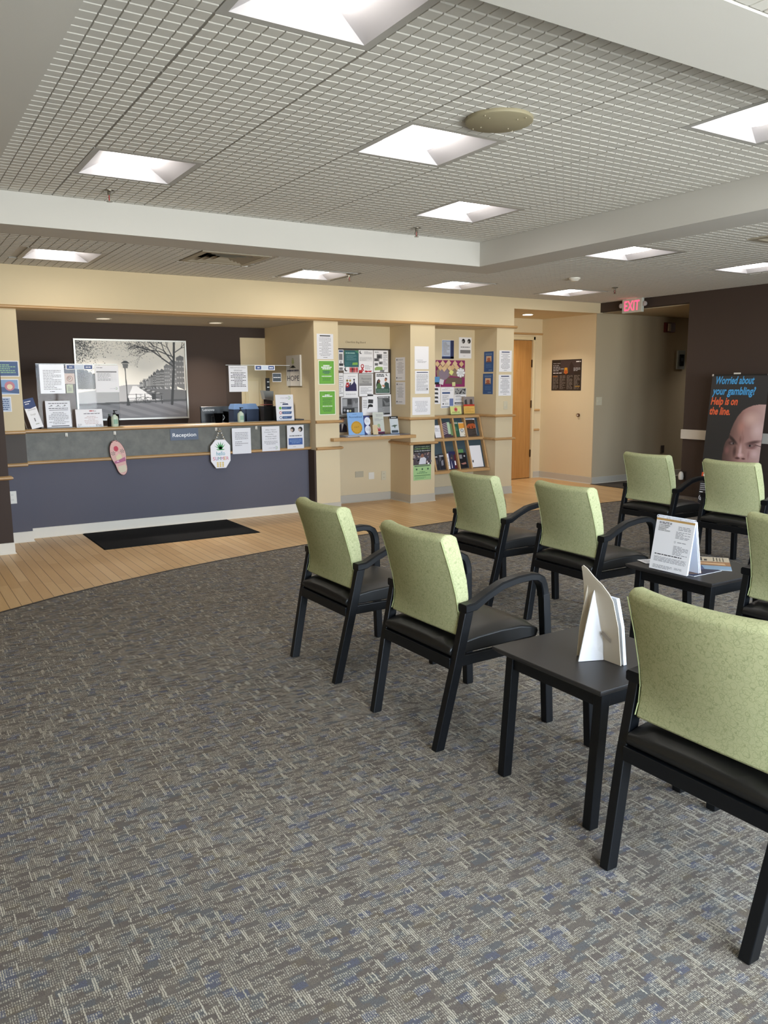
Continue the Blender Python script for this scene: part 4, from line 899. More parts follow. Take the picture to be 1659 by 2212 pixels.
# plates and things hung on the desk front
t = thing('reception_sign', 'blue plate reading Reception on the desk front', 'sign', (2.487, 8.128, .875)); text_mesh('Reception', .012); s = Sheet(.296, .117, mat('#3d4a63', .4), .005); s.t_('Reception', .5, .30, .46, WHT, fit=.84, layer=2); s.build('plate', t)
def clip(x, label, group='white adhesive hooks on the desk front'):
    t = thing('adhesive_hook', label, 'hook', (x, 8.125, .955), 0, group); mb = MB(); mb.box(-.012, .012, -.004, .002, 0, .036, M_WPL); mb.build('base', t, bevel=.003)
    mb = MB(); mb.sweep([(0, -.004, .028), (0, -.010, .02), (0, -.011, .006), (0, -.018, .0), (0, -.022, .008)], [(-.004, -.002), (.004, -.002), (.004, .002), (-.004, .002)], M_WPL, up=(1, 0, 0)); mb.build('hook', t)
clip(1.482, 'white adhesive hook left of the flip flop hook'); clip(1.934, 'white adhesive hook holding the flip flop decoration'); clip(2.98, 'white adhesive hook holding the pineapple plaque'); clip(3.435, 'empty white adhesive hook between two notices')
t = thing('flip_flop_decoration', 'pink flip flop shaped wooden decoration with flamingo hanging on the desk', 'decoration', (1.932, 8.084, .905))
def sole(k=1.0, n=40):
    P = []
    for i in range(n):
        a = 2*math.pi*i/n; u = math.sin(a); v = math.cos(a)      # v: along, u: across
        wd = .078+.010*v-.016*math.cos(2.2*(v+.3)) if v > -.2 else .066+.006*v
        wd = .074+.016*max(v, -.3)-.012*math.exp(-((v+.35)/.3)**2); P.append((u*wd*k, v*.178*k))
    return P
S0 = sole(); tilt = R(13)
mb = MB(); mb.prism([(x, 0, z) for x, z in S0], (0, .010, 0), mat('#5a2a2c', .6)); o = mb.build('board', t); o.location = (.022, .0, -.178); o.rotation_euler = (0, -tilt, 0)
cvp = MB(); cvp.quad([(x*.955, -.0006, z*.965) for x, z in S0], mat('#e6c3b8', .7))
for k in range(26):
    z = -.165+k*.0135; zz_ = z/.178; ii = min(S0, key=lambda p: abs(p[1]-z)+(0 if p[0] > 0 else 9)); wd = abs(ii[0])*.92
    cvp.quad([(-wd, -.0012, z), (wd, -.0012, z), (wd, -.0012, z+.0045), (-wd, -.0012, z+.0045)], mat('#d08e8e', .7))
cvp.quad([(.022*math.cos(R(a))-.005, -.0018, .098+.027*math.sin(R(a))) for a in range(0, 360, 20)], mat('#c4475a', .7))
for sgn, px in ((-1, -.045), (1, .045)):
    for a in range(0, 360, 60): cvp.quad([(px, -.002, .06), (px+.022*math.cos(R(a)), -.002, .06+.022*math.sin(R(a))), (px+.02*math.cos(R(a+18)), -.002, .06+.02*math.sin(R(a+18)))], mat('#566a60', .7))
cvp.quad([(.028*math.cos(R(a)), -.0024, .008+.034*math.sin(R(a))) for a in range(0, 360, 20)], mat('#ddd3ae', .7)); cvp.quad([(.012*math.cos(R(a))-.012, -.0026, .044+.016*math.sin(R(a))) for a in range(0, 360, 30)], mat('#e9b7b4', .7))
cvp.quad([(-.055, -.003, -.045), (.052, -.003, -.045), (.056, -.003, -.004), (-.03, -.003, -.018), (-.055, -.003, -.02)], mat('#b56a8b', .7)); cvp.quad([(-.035, -.0034, -.03), (-.01, -.0034, -.034), (-.012, -.0034, -.022), (-.03, -.0034, -.02)], mat('#e7c3d5', .7)); cvp.quad([(-.026, -.0034, -.145), (.026, -.0034, -.145), (.040, -.0034, -.12), (.040, -.0034, -.08), (-.036, -.0034, -.08), (-.038, -.0034, -.12)], mat('#d8ceb6', .7))
o = cvp.build('printed_face', t); o.location = (.022, .0, -.178); o.rotation_euler = (0, -tilt, 0)
mb = MB(); mb.tube([(-.02, .004, 0), (.0, .02, .05), (.008, .004, -.005)], .0012, M_K, 5); mb.build('string', t)
t = thing('summer_plaque', 'white octagonal hello SUMMER pineapple plaque hanging on beads from the desk', 'plaque', (3.0, 8.072, .565))
oc = [(-.055, 0), (.055, 0), (.108, .075), (.108, .235), (.052, .30), (-.052, .30), (-.108, .235), (-.108, .075)]
mb = MB(); mb.prism([(x, 0, z) for x, z in oc], (0, .012, 0), mat('#f0edf0', .5)); mb.build('board', t)
pb = MB(); Sg = mat('#3f9a50', .6)
for a in (-62, -40, -18, 6, 30, 52): pb.quad([(-.012, -.0006, .20), (.075*math.sin(R(a))-.004, -.0006, .20+.085*math.cos(R(a))), (.016, -.0006, .20)], Sg)
pb.quad([(-.05, -.001, .20), (.05, -.001, .20), (.03, -.001, .19), (-.03, -.001, .19)], Sg)
def txt3(mb_, s_, x, z, size, m_, fit, y=-.0012):
    vs, fs, wd = text_mesh(s_); k = fit/(wd*size); mb_.add([(x+(a*k-wd*k/2)*size, y, z+b*size) for a, b in vs], fs, m_)
txt3(pb, 'hello', 0, .135, .06, mat('#3e9fb4', .6), .095)
for k, (c_, h_) in enumerate(zip('SUMMER', ('#cf5d73', '#7a5aa8', '#3f9a8c', '#b55c9a', '#d8963e', '#cf5d73'))): txt3(pb, c_, -.075+k*.030, .085, .05, mat(h_, .6), .025 if c_ != 'M' else .027)
for k in range(9): pb.quad([(-.036+.018*(k % 3)*1.6+dx*.013, -.0012, .02+.018*(k//3)+dz*.010) for dx, dz in ((-1, 0), (0, -1), (1, 0), (0, 1))], mat('#e2c46a', .6))
pb.build('lettering', t)
mb = MB()
for s_ in (-1, 1):
    for k in range(6): f = k/5; mb.lathe((s_*.045*(1-f), .0, .305+.105*f), [(0, -.008), (.006, -.005), (.008, 0), (.006, .005), (0, .008)], mat('#eae6df' if k % 2 else '#b9a98f', .5), 8)
mb.build('bead_string', t, smooth=60)
poster('notice', 'crumpled plastic covered notice on the desk front, right of the pineapple plaque', 'notice', 'Y', 8.099, 3.142, 3.355, .703, .978, lambda s: (s.para(.15, .55, .85, .85, 5, M_INKL, 1), s.para(.15, .3, .85, .5, 3, M_INKL, 2)), M_SLEEVE, dz=.004)
def d_after(s):
    for i, l in enumerate(('After Hours', 'Contact Phone', 'Number', 'Please Call')): s.t_(l, .5, .84-.09*i, .062, M_INK, fit=.055*len(l))
    s.t_('( ) 510-4673', .5, .48, .06, M_INK, fit=.6); s.para(.12, .26, .88, .42, 3, M_INKL, 3, True); logo(s, .6, .11, 1.4)
poster('notice', 'white After Hours contact phone number notice on the desk front', 'notice', 'Y', 8.099, 3.484, 3.694, .715, .985, d_after, M_SLEEVE, dz=.004)
def d_mask(s):
    for x_ in (.33, .8): s.c(x_, .82, .13, M_K, 2, .11); s.c(x_-.05, .79, .08, mat('#b9a69a', .5), 3)
    s.para(.14, .53, .86, .57, 1, M_INK, 9, True, .8, 3); s.r(.08, .17, .92, .45, mat('#38589a', .5)); s.para(.15, .22, .85, .4, 3, LBLUE, 3, True); s.para(.35, .07, .65, .1, 1, M_INK, 2)
poster('notice', 'white notice with two portraits and a blue box on the desk front', 'notice', 'Y', 8.099, 3.785, 3.990, .727, .988, d_mask, M_SLEEVE, dz=.004)
def plate(name, label, cat, plane, v, a, z, w_, h_, kind, m_=None):
    t = thing(name, label, cat, (a, v-.001, z) if plane == 'Y' else (v-.001, a, z), 0 if plane == 'Y' else R(-90)); m_ = m_ or M_IVORY
    mb = MB(); mb.box(-w_/2, w_/2, -.006, 0, -h_/2, h_/2, m_); mb.build('cover_plate', t, bevel=.0015)
    if kind == 'outlet':
        for s_ in (-1, 1):
            mb = MB(); mb.box(-w_*.24, w_*.24, -.0078, -.005, s_*h_*.2-h_*.12, s_*h_*.2+h_*.12, m_)
            for d in (-.08, .08): mb.box(d*w_-.0012, d*w_+.0012, -.0085, -.007, s_*h_*.2-.004, s_*h_*.2+.004, M_K)
            mb.build('socket', t)
    elif kind == 'switch':
        for d in ((-.2, .2) if w_ > .1 else (0,)):
            mb = MB(); mb.box(d*w_-.005, d*w_+.005, -.013, -.005, -.011, .011, m_); mb.build('toggle', t, bevel=.001)
    return t
plate('wall_outlet', 'white wall outlet on the slate wall left of the desk', 'outlet', 'Y', YW, .948, .427, .072, .116, 'outlet', M_WPL)
plate('wall_outlet', 'ivory wall outlet low in the niche, rightmost of three plates', 'outlet', 'Y', 8.43, 5.25, .304, .068, .112, 'outlet')
plate('blank_plate', 'wide grey beige blank plate low in the niche, leftmost of three plates', 'wall plate', 'Y', 8.43, 4.898, .342, .116, .072, '', mat('#b7ae97', .5))
plate('phone_plate', 'square white box low in the niche between the two other plates', 'wall plate', 'Y', 8.43, 5.07, .313, .08, .085, '', M_WPL)
plate('light_switch', 'ivory light switch on the pier beside the maple door', 'switch', 'Y', YW, 6.826, 1.152, .062, .106, 'switch')
plate('light_switch', 'double light switch on the grey hall wall', 'switch', 'Y', 8.04, 8.592, 1.173, .112, .116, 'switch')
plate('wall_outlet', 'dark outlet low on the grey hall wall beyond the far chair', 'outlet', 'Y', 8.04, 9.99, .43, .072, .11, 'outlet', mat('#4d443e', .5))
plate('wall_outlet', 'dark outlet on the brown wall with a plugged in freshener', 'outlet', 'X', XE, 6.50, .27, .072, .11, 'outlet', mat('#2c2420', .5))
mb = MB(); mb.lathe((0, 0, 0), [(.0, -.055), (.028, -.05), (.034, -.01), (.026, .03), (.012, .05), (0, .052)], M_WPL, 18); o = mb.build('air_freshener', smooth=50); o.location = (XE-.045, 6.50, .27); tag(o, 'white plug in air freshener low on the brown wall behind the far left chair', 'air freshener')

# ================================================================== NOTICES ON THE PIERS
def d_green(seed):
    def f(s):
        s.r(.04, .03, .96, .97, mat('#5f9a31', .5)); s.r(.09, .06, .91, .94, mat('#6cab3b', .5), 2)
        s.para(.3, .86, .7, .895, 1, mat('#2f4a30', .5), seed, layer=3)
        if seed == 1: s.para(.31, .755, .69, .805, 1, WHT, 11, False, .9, 3); s.para(.18, .69, .82, .74, 1, WHT, 12, False, .9, 3); s.para(.25, .625, .75, .675, 1, WHT, 13, False, .9, 3); s.para(.25, .44, .75, .58, 4, mat('#2b4f66', .5), 3, True, .6, 3); s.para(.2, .32, .8, .37, 1, WHT, 4, True, .6, 3); s.para(.25, .15, .75, .27, 3, mat('#3c6a3c', .5), 5, True, .4, 3)
        else: s.para(.36, .80, .64, .84, 1, WHT, 11, False, .9, 3); s.para(.2, .745, .8, .79, 1, WHT, 12, False, .9, 3); s.para(.22, .42, .78, .7, 7, mat('#37603a', .5), 7, True, .4, 3); s.para(.2, .34, .8, .38, 1, WHT, 8, True, .6, 3); s.para(.2, .12, .8, .3, 4, mat('#37603a', .5), 9, True, .4, 3)
    return f
poster('notice', 'white text notice in a plastic sleeve on the first pier, above the green ones', 'notice', 'Y', YW, 4.118, 4.322, 1.708, 1.983, doc(13, 31, None, M_INKL, True, DG), M_SLEEVE)
poster('notice', 'upper of two bright green notices on the first pier, with three bold lines', 'notice', 'Y', YW, 4.130, 4.332, 1.431, 1.696, d_green(1), mat('#e4ecd6', .5))
poster('notice', 'lower of two bright green notices on the first pier, closest to the rail', 'notice', 'Y', YW, 4.131, 4.339, 1.096, 1.364, d_green(2), mat('#e4ecd6', .5))
def d_noqr(s): s.para(.12, .38, .6, .42, 1, M_INKL, 3); s.para(.2, .28, .85, .36, 2, M_INKL, 1)
poster('notice', 'white sheet on the middle pier, topmost, mostly blank above two text lines', 'notice', 'Y', YW, 5.414, 5.617, 1.603, 1.872, d_noqr)
def d_pol(s):
    s.r(.12, .915, .93, .95, NAVY); s.para(.1, .12, .93, .86, 16, M_INKL, 14); s.r(.82, .17, .92, .23, M_K)
poster('notice', 'dense text notice with a navy bar on the middle pier', 'notice', 'Y', YW, 5.419, 5.621, 1.314, 1.585, d_pol)
poster('notice', 'landscape white notice just above the upper rail of the middle pier', 'notice', 'Y', YW, 5.380, 5.643, 1.062, 1.273, lambda s: s.para(.15, .15, .85, .8, 9, M_INKL, 4, True, .3))
def d_hep(s):
    s.r(0, .78, 1, 1, mat('#17201a', .5)); s.t_('HAVE YOU HEARD ABOUT', .5, .93, .036, mat('#c8d8c0', .5), fit=.86); s.t_('CURING HEPATITIS C', .5, .87, .05, mat('#bfe09a', .5), fit=.9); s.t_('WHILE IN RECOVERY?', .5, .81, .045, WHT, fit=.9)
    s.r(0, .43, 1, .78, mat('#4f4448', .5)); rnd = random.Random(3)
    for k in range(46): s.c(rnd.random(), rnd.uniform(.5, .76), rnd.uniform(.02, .05), mat(rnd.choice(['#2b2a33', '#8d7468', '#c9b7b0', '#6d6a78', '#3d4a5c', '#a8898c']), .5), 3)
    s.p([(.3, .45), (.38, .62), (.55, .66), (.72, .60), (.7, .45)], mat('#d7d8e0', .5), 4); s.c(.5, .69, .09, mat('#8d6250', .5), 5); s.p([(.80, .44), (.9, .44), (.9, .48), (.8, .48)], WHT, 5)
    s.r(0, 0, 1, .43, mat('#a5c98c', .5)); s.r(.06, .39, .94, .41, DG, 3)
    for k in range(3): s.c(.18+.32*k, .31, .045, mat('#3e5f44', .5), 3)
    s.para(.2, .18, .8, .25, 2, mat('#4f7a55', .5), 2, True, .5, 3); s.r(.05, .125, .95, .14, mat('#3e6b46', .5), 3); s.para(.1, .03, .7, .10, 2, mat('#6e9a6a', .5), 4, False, .4, 3)
poster('poster', 'black and green hepatitis poster on the lower part of the middle pier', 'poster', 'Y', YW, 5.393, 5.655, .272, .704, d_hep, None)
def d_side(s):
    s.c(.16, .9, .05, DG); s.para(.28, .86, .8, .93, 2, M_INKL, 1); s.para(.15, .3, .88, .8, 10, M_INKL, 2, True, .35); s.c(.14, .12, .05, DG); s.para(.3, .08, .7, .14, 1, M_INKL, 3)
poster('notice', 'upper of two white notices on the side of the middle pier in the niche', 'notice', 'X', 5.355, 8.300, 8.094, 1.472, 1.748, d_side)
poster('notice', 'lower of two white notices on the side of the middle pier in the niche', 'notice', 'X', 5.355, 8.298, 8.094, 1.187, 1.455, d_side)
def d_bookl(s):
    s.r(0, 0, 1, 1, mat('#2d558f', .5)); s.para(.15, .82, .85, .92, 2, LBLUE, 1, True, .6, 3); s.r(.22, .48, .78, .78, mat('#d8b79a', .5), 2); s.c(.5, .62, .18, mat('#b5664a', .5), 3, .08); s.p([(.22, .48), (.78, .48), (.7, .56), (.3, .55)], mat('#8f5a46', .5), 4); s.para(.2, .2, .8, .4, 4, mat('#5f86ba', .5), 3, True, .35, 3); s.para(.5, .05, .85, .12, 1, LBLUE, 4, False, .6, 3)
poster('booklet', 'upper of two blue booklets with a square photo beside the brochure rack', 'booklet', 'X', 6.67, 8.226, 8.036, 1.577, 1.834, d_bookl)
poster('booklet', 'lower of two blue booklets with a square photo beside the brochure rack', 'booklet', 'X', 6.67, 8.244, 8.042, 1.294, 1.556, d_bookl)
poster('notice', 'upper of two white notices on the pier next to the maple door', 'notice', 'Y', YW, 6.713, 6.918, 1.576, 1.844, doc(12, 41, None, M_INKL, True, NAVY))
poster('notice', 'lower of two white notices on the pier next to the maple door', 'notice', 'Y', YW, 6.708, 6.917, 1.274, 1.540, doc(14, 44, None, M_INKL, True, NAVY))

# ================================================================== NOTICE BOARD NICHE
YN = 8.43
mb = MB(); vs, fs, wd = text_mesh('CleanSlate Bug Board'); k = .278/wd; mb.add([(4.729+a*k+b*k*.2, YN-.0015, 1.917+b*k) for a, b in vs], fs, mat('#75624a', .6)); tag(mb.build('wall_lettering'), 'small slanted brown lettering on the niche wall above the notice board', 'lettering')
t = thing('notice_board', 'dark framed notice board at the back of the first niche', 'notice board', (4.62, YN-.001, 1.05))
mb = MB(); bf = mat('#241812', .4); mb.box(0, .715, -.018, 0, 0, .79, mat('#6b5f55', .8)); mb.build('panel', t)
mb = MB()
for (a, b, c, d) in ((-.012, 0, -.012, .802), (.715, .727, -.012, .802), (-.012, .727, -.012, 0), (-.012, .727, .79, .802)): mb.box(a, b, -.024, 0, c, d, bf)
mb.build('frame', t)
YBd = YN-.020
def pin(name, label, cat, x0, x1, z0, z1, draw, paper=None, layer=0, rot=0):
    o = poster(name, label, cat, 'Y', YBd, x0, x1, z0, z1, draw, paper, None, .001+layer*.0042)
    if rot: o.rotation_euler = (0, R(rot), 0)
    return o
def cres(s, u, v, r): s.c(u, v, r, M_K, 3); s.c(u+r*.45, v+r*.25*s.w/s.h, r*.82, WHT, 4)
def d_b0(s):
    s.r(.1, .88, .9, .97, BLUE); s.r(.1, .5, .8, .8, GREYM); s.c(.45, .4, .15, M_INKL); s.r(.1, .22, .9, .34, DG); s.r(.1, .02, .8, .14, GREYM)
pin('flyer', 'narrow flyer strip with blue head at the upper left edge of the board', 'flyer', 4.622, 4.690, 1.596, 1.836, d_b0)
pin('flyer', 'plain white strip under the blue headed strip at the left board edge', 'flyer', 4.622, 4.680, 1.290, 1.565, lambda s: s.para(.1, .1, .9, .9, 9, M_INKL, 3))
def d_teal(s):
    s.r(0, 0, 1, 1, mat('#2d6468', .45)); s.p([(.72, 1), (1, 1), (1, .82), (.85, .9)], mat('#4f8f6a', .5), 2); s.p([(0, .75), (.05, .75), (.05, 1), (0, 1)], mat('#47805c', .5), 2); s.para(.1, .80, .76, .88, 1, mat('#a8cfc8', .5), 9, False, .8, 3); s.para(.15, .4, .85, .74, 5, mat('#7fa9ae', .5), 3, False, .3, 3); s.p([(.55, .12), (.95, .13), (.93, .28), (.58, .26)], mat('#82b04e', .5), 3); s.para(.1, .08, .45, .3, 4, mat('#5f8f94', .5), 4, False, .3, 3)
def d_red(s):
    cres(s, .16, .5, .12)
    for k in range(9): c_ = RED if k % 3 else (M_K if k % 2 else mat('#d98a84', .5)); u = .38+.065*k; s.p([(u, .08), (u+.05, .1), (u+.06, .55), (u+.03, .95), (u-.005, .6)], c_, 3); 
pin('flyer', 'white flyer with red and black figures half hidden under the teal flyer', 'flyer', 4.690, 4.892, 1.562, 1.655, d_red)
pin('flyer', 'teal flyer with a green blob at the top left of the board', 'flyer', 4.697, 4.891, 1.636, 1.829, d_teal, layer=1)
def d_ribbon(s):
    cres(s, .14, .9, .09); s.para(.38, .82, .92, .95, 4, M_INKL, 2, False, .5); s.para(.06, .52, .92, .7, 6, M_INKL, 4); s.ring(.24, .30, .065, .05, RED, 3, -60, 240); s.p([(.12, .10), (.20, .10), (.34, .24), (.28, .27)], RED, 4); s.p([(.36, .10), (.28, .10), (.14, .24), (.20, .27)], RED, 5); s.p([(0, 0), (.2, 0), (.3, .1), (.1, .13), (0, .12)], RED, 3); s.p([(.38, .06), (.5, .02), (.65, .05), (.8, .03), (.92, .10), (.75, .10), (.6, .09), (.45, .12)], RED, 3); s.para(.42, .15, .9, .35, 4, M_INKL, 6)
pin('flyer', 'white flyer with a red awareness ribbon in the top middle of the board', 'flyer', 4.898, 5.100, 1.566, 1.836, d_ribbon)
def d_news(s):
    s.para(.08, .88, .35, .94, 2, M_INK, 1); s.r(.68, .85, .90, .93, GREYM)
    for (a, b, c, d) in ((.2, .62, .58, .83), (.02, .5, .38, .64), (.35, .36, .62, .49), (.06, .30, .3, .42)): s.r(a, b, c, d, GREYM); s.r(a+.05, b+.03, c-.1, d-.05, DG, 3)
    s.p([(.06, .08), (.62, .1), (.6, .24), (.2, .25), (.05, .18)], mat('#8bab5e', .5), 3); s.para(.66, .3, .95, .82, 12, M_INKL, 3); s.p([(.4, .02), (.7, .0), (.74, .10), (.45, .10)], GREYM, 4); s.para(.68, .1, .95, .24, 3, M_INKL, 4)
pin('newsletter', 'newsletter with grey photos and a green box at the top right of the board', 'newsletter', 5.108, 5.312, 1.576, 1.836, d_news)
def d_purple(s):
    s.para(.3, .86, .85, .90, 1, M_INKL, 1); s.para(.25, .79, .75, .82, 1, mat('#8a7fb5', .6), 2)
    s.p([(.12, .25), (.9, .25), (.88, .52), (.78, .62), (.74, .72), (.66, .60), (.5, .5), (.3, .52), (.14, .48)], mat('#2c2450', .5), 3); s.p([(.13, .45), (.2, .62), (.36, .62), (.38, .45), (.26, .4)], RED, 4); s.c(.25, .70, .07, mat('#8d7a44', .5), 4); s.c(.45, .70, .07, mat('#b79a5c', .5), 4); s.c(.25, .50, .04, WHT, 5); s.c(.72, .74, .055, mat('#1c1838', .5), 4); s.p([(.38, .48), (.42, .6), (.52, .6), (.5, .48)], mat('#3d3347', .5), 4)
    s.para(.15, .08, .85, .14, 2, M_INKL, 5)
pin('flyer', 'flyer with three drawn people in red and purple, second row left on the board', 'flyer', 4.684, 4.884, 1.284, 1.558, d_purple)
def d_script(s):
    s.r(.02, .46, .92, .98, mat('#aaa8a6', .5)); s.t_('Recovery', .52, .74, .12, mat('#6a686a', .5), shear=.25, fit=.7); s.t_('Meeting', .45, .6, .12, mat('#6a686a', .5), shear=.25, fit=.45); s.r(.02, .46, .92, .57, mat('#8c8a8a', .5), 2); s.para(.1, .1, .9, .4, 6, M_INKL, 3)
pin('flyer', 'grey flyer with large script lettering in the middle of the board', 'flyer', 4.895, 5.092, 1.288, 1.558, d_script, layer=1)
def d_couple(s):
    s.para(.08, .89, .58, .95, 1, DG, 9, False, .9, 3); s.para(.08, .82, .6, .875, 1, DG, 10, False, .9, 3); cres(s, .78, .92, .07)
    s.r(.02, .03, .98, .26, mat('#3f5c50', .5)); s.para(.1, .07, .9, .22, 3, mat('#7a9486', .5), 1, True, .4, 3)
    s.p([(.04, .26), (.05, .46), (.12, .64), (.24, .72), (.32, .62), (.30, .5), (.12, .44)], mat('#241f22', .5), 3); s.p([(.08, .26), (.12, .48), (.3, .52), (.44, .34), (.42, .26)], mat('#4f6f42', .5), 4); s.c(.25, .60, .08, mat('#7a5138', .5), 5)
    s.p([(.58, .26), (.62, .5), (.72, .58), (.92, .5), (.95, .26)], mat('#2f4f4a', .5), 4); s.c(.70, .66, .08, mat('#c48a68', .5), 5); s.p([(.62, .70), (.70, .79), (.80, .74), (.79, .66), (.72, .71)], mat('#5f2b22', .5), 6); s.p([(.44, .40), (.52, .44), (.66, .38), (.64, .32), (.5, .34)], mat('#c48a68', .5), 6); s.r(.4, .28, .56, .34, WHT, 7)
pin('flyer', 'flyer with a drawn couple and a dark green footer, second row right on the board', 'flyer', 5.126, 5.334, 1.316, 1.566, d_couple, layer=1)
def d_gray(s):
    s.r(.06, .05, .94, .94, mat('#6d6d70', .5)); s.r(.08, .46, .32, .88, mat('#a9a9ac', .5), 2); s.r(.36, .56, .58, .88, DG, 2); s.p([(.6, .4), (.7, .8), (.8, .6), (.94, .7), (.94, .4)], mat('#8f8f92', .5), 2); s.r(.06, .05, .72, .36, mat('#2a2a2d', .5), 3); s.c(.18, .24, .06, M_INKL, 4); s.c(.36, .2, .06, WHT, 4); s.c(.5, .2, .05, mat('#c9c48f', .5), 4); s.p([(.74, .06), (.93, .06), (.93, .35), (.74, .35)], mat('#8a8c8e', .5), 3)
pin('flyer', 'wide dark grey printed flyer at the lower left of the board', 'flyer', 4.648, 4.896, 1.076, 1.283, d_gray)
pin('flyer', 'white flyer standing behind the tilted one, lower middle of the board', 'flyer', 4.936, 5.098, 1.058, 1.28, lambda s: s.para(.1, .4, .9, .85, 5, M_INKL, 1))
def d_rot(s):
    s.r(.05, .92, .5, .97, DG); s.r(.08, .5, .52, .72, DG); s.p([(.06, .15), (.2, .3), (.52, .3), (.5, .42), (.3, .46), (.1, .42)], M_K, 3)
pin('flyer', 'tilted white flyer with black blocks, lower middle of the board', 'flyer', 5.000, 5.160, 1.096, 1.312, d_rot, layer=1, rot=3)
def d_paper(s):
    s.r(.09, .08, .91, .92, mat('#8b8c8e', .5)); s.r(.09, .84, .91, .91, DG, 2); s.para(.15, .85, .85, .90, 1, WHT, 3, True, .6, 3); s.r(.42, .46, .9, .82, mat('#4b4c4e', .5), 2); s.p([(.45, .8), (.7, .62), (.9, .66), (.85, .5), (.6, .5)], mat('#77787a', .5), 3); s.para(.12, .12, .55, .42, 8, mat('#a5a5a8', .5), 4, False, .5, 3); s.r(.5, .1, .9, .16, M_K, 3)
pin('flyer', 'grey newspaper style sheet with a broad white border at the lower right of the board', 'flyer', 5.135, 5.352, 1.034, 1.302, d_paper, layer=2, rot=-1.5)
# oak shelf with the things on it
SHT = .834
t = thing('niche_shelf', 'oak shelf in front of the notice board, sticking out of the niche', 'shelf', (4.82, 8.1, SHT))
mb = MB(); mb.box(-.432, .532, .335-.06, .328, -.034, 0, M_OAK); mb.box(-.432, .532, -.108, .328, -.034, 0, M_OAK)
mb = MB(); mb.prism([(-.555, -.205, -.036), (.560, -.205, -.036), (.560, -.125, -.036), (.531, -.125, -.036), (.531, .327, -.036), (-.432, .327, -.036), (-.432, -.125, -.036), (-.555, -.125, -.036)], (0, 0, .036), M_OAK); mb.build('board', t, bevel=.003)
def d_acc(s):
    s.r(.0, .0, 1, 1, mat('#86aede', .4)); s.para(.2, .9, .75, .94, 1, mat('#5a7fb5', .5), 2, True, .5, 3); s.t_('Accredited', .5, .77, .115, mat('#1f3a66', .5), fit=.8, layer=3); s.c(.53, .35, .35, mat('#c99a34', .4), 3); s.ring(.53, .35, .29, .02, mat('#a67a22', .4), 5); s.t_('carf', .53, .34, .11, mat('#8f6a1c', .5), fit=.32, layer=6)
    for a in range(200, 341, 28): s.c(.53+.32*math.cos(R(a)), .35+.25*math.sin(R(a)), .02, mat('#7a5a18', .5), 7)
stand_sheet('accreditation_sign', 'light blue Accredited sign with a gold seal standing on the niche shelf', 'sign', 4.602, 4.818, SHT+.001, 1.108, 8.15, d_acc, mat('#86aede', .3), 9)
def d_pock(s):
    s.r(0, 0, 1, 1, mat('#39427a', .4))
    for v in (.72, .28): s.c(.66, v, .42, mat('#e7e9f3', .4), 3, .22); s.para(.4, v-.06, .95, v+.1, 3, M_INKL, 2, False, .3, 4)
    s.r(.55, .0, 1, .1, mat('#d9dcea', .4), 4)
stand_sheet('leaflet_holder', 'dark blue leaflet with two white discs standing right of the Accredited sign', 'leaflet', 4.826, 4.926, SHT+.001, 1.062, 8.19, d_pock, None, 9)
stand_sheet('card_pocket', 'small beige card standing on the niche shelf', 'card', 4.905, 4.975, SHT+.001, .958, 8.10, lambda s: s.r(.06, .03, .94, .95, mat('#d3bd97', .6)), mat('#d9cbb0', .6), 9)
def d_redc(s):
    s.r(0, 0, 1, 1, mat('#c9cbc2', .5)); s.para(.3, .8, .95, .92, 2, M_INKL, 1); s.para(.15, .6, .95, .74, 3, M_INKL, 2); s.r(.0, .0, 1, .12, mat('#5b2447', .5), 2); s.c(.5, .4, .14, mat('#9fb58d', .5), 3); s.p([(.3, .14), (.4, .34), (.5, .2), (.58, .36), (.66, .14)], RED, 4); s.p([(.1, .12), (.2, .2), (.3, .12)], mat('#c98f2e', .5), 4)
stand_sheet('flyer_holder', 'pale card with red figures and a plum base standing on the niche shelf', 'flyer', 4.985, 5.135, SHT+.001, 1.10, 8.21, d_redc, None, 9)
def d_bl(s):
    s.r(0, 0, 1, 1, mat('#c9cfd3', .4)); s.r(0, .86, 1, 1, M_K, 2); s.para(.2, .9, .8, .95, 1, WHT, 1, True, .6, 3); s.p([(.1, .45), (.5, .52), (.9, .5), (.6, .42), (.55, .3), (.45, .42)], mat('#4a5a4e', .5), 3); s.r(.12, .08, .9, .22, mat('#3a4550', .5), 3)
stand_sheet('leaflet_holder', 'white and black leaflet in a holder at the right end of the niche shelf', 'leaflet', 5.165, 5.285, SHT+.001, 1.052, 8.12, d_bl, None, 10, mat('#4f6fa5', .4))
def d_port(s): s.r(0, 0, 1, 1, mat('#9a9d9c', .4)); s.p([(.0, 0), (1, 0), (.95, .35), (.7, .48), (.3, .48), (.02, .35)], mat('#2a2430', .5), 3); s.p([(.4, .05), (.62, .48), (.38, .48)], mat('#e6dcd8', .5), 4); s.c(.5, .66, .19, mat('#c3917a', .5), 5); s.c(.5, .78, .18, mat('#5a4a40', .5), 4)
pin('portrait_card', 'portrait photo of a person in a dark jacket above the shelf end', 'photo', 4.60, 4.725, .865, 1.075, d_port)
mgr = random.Random(8)
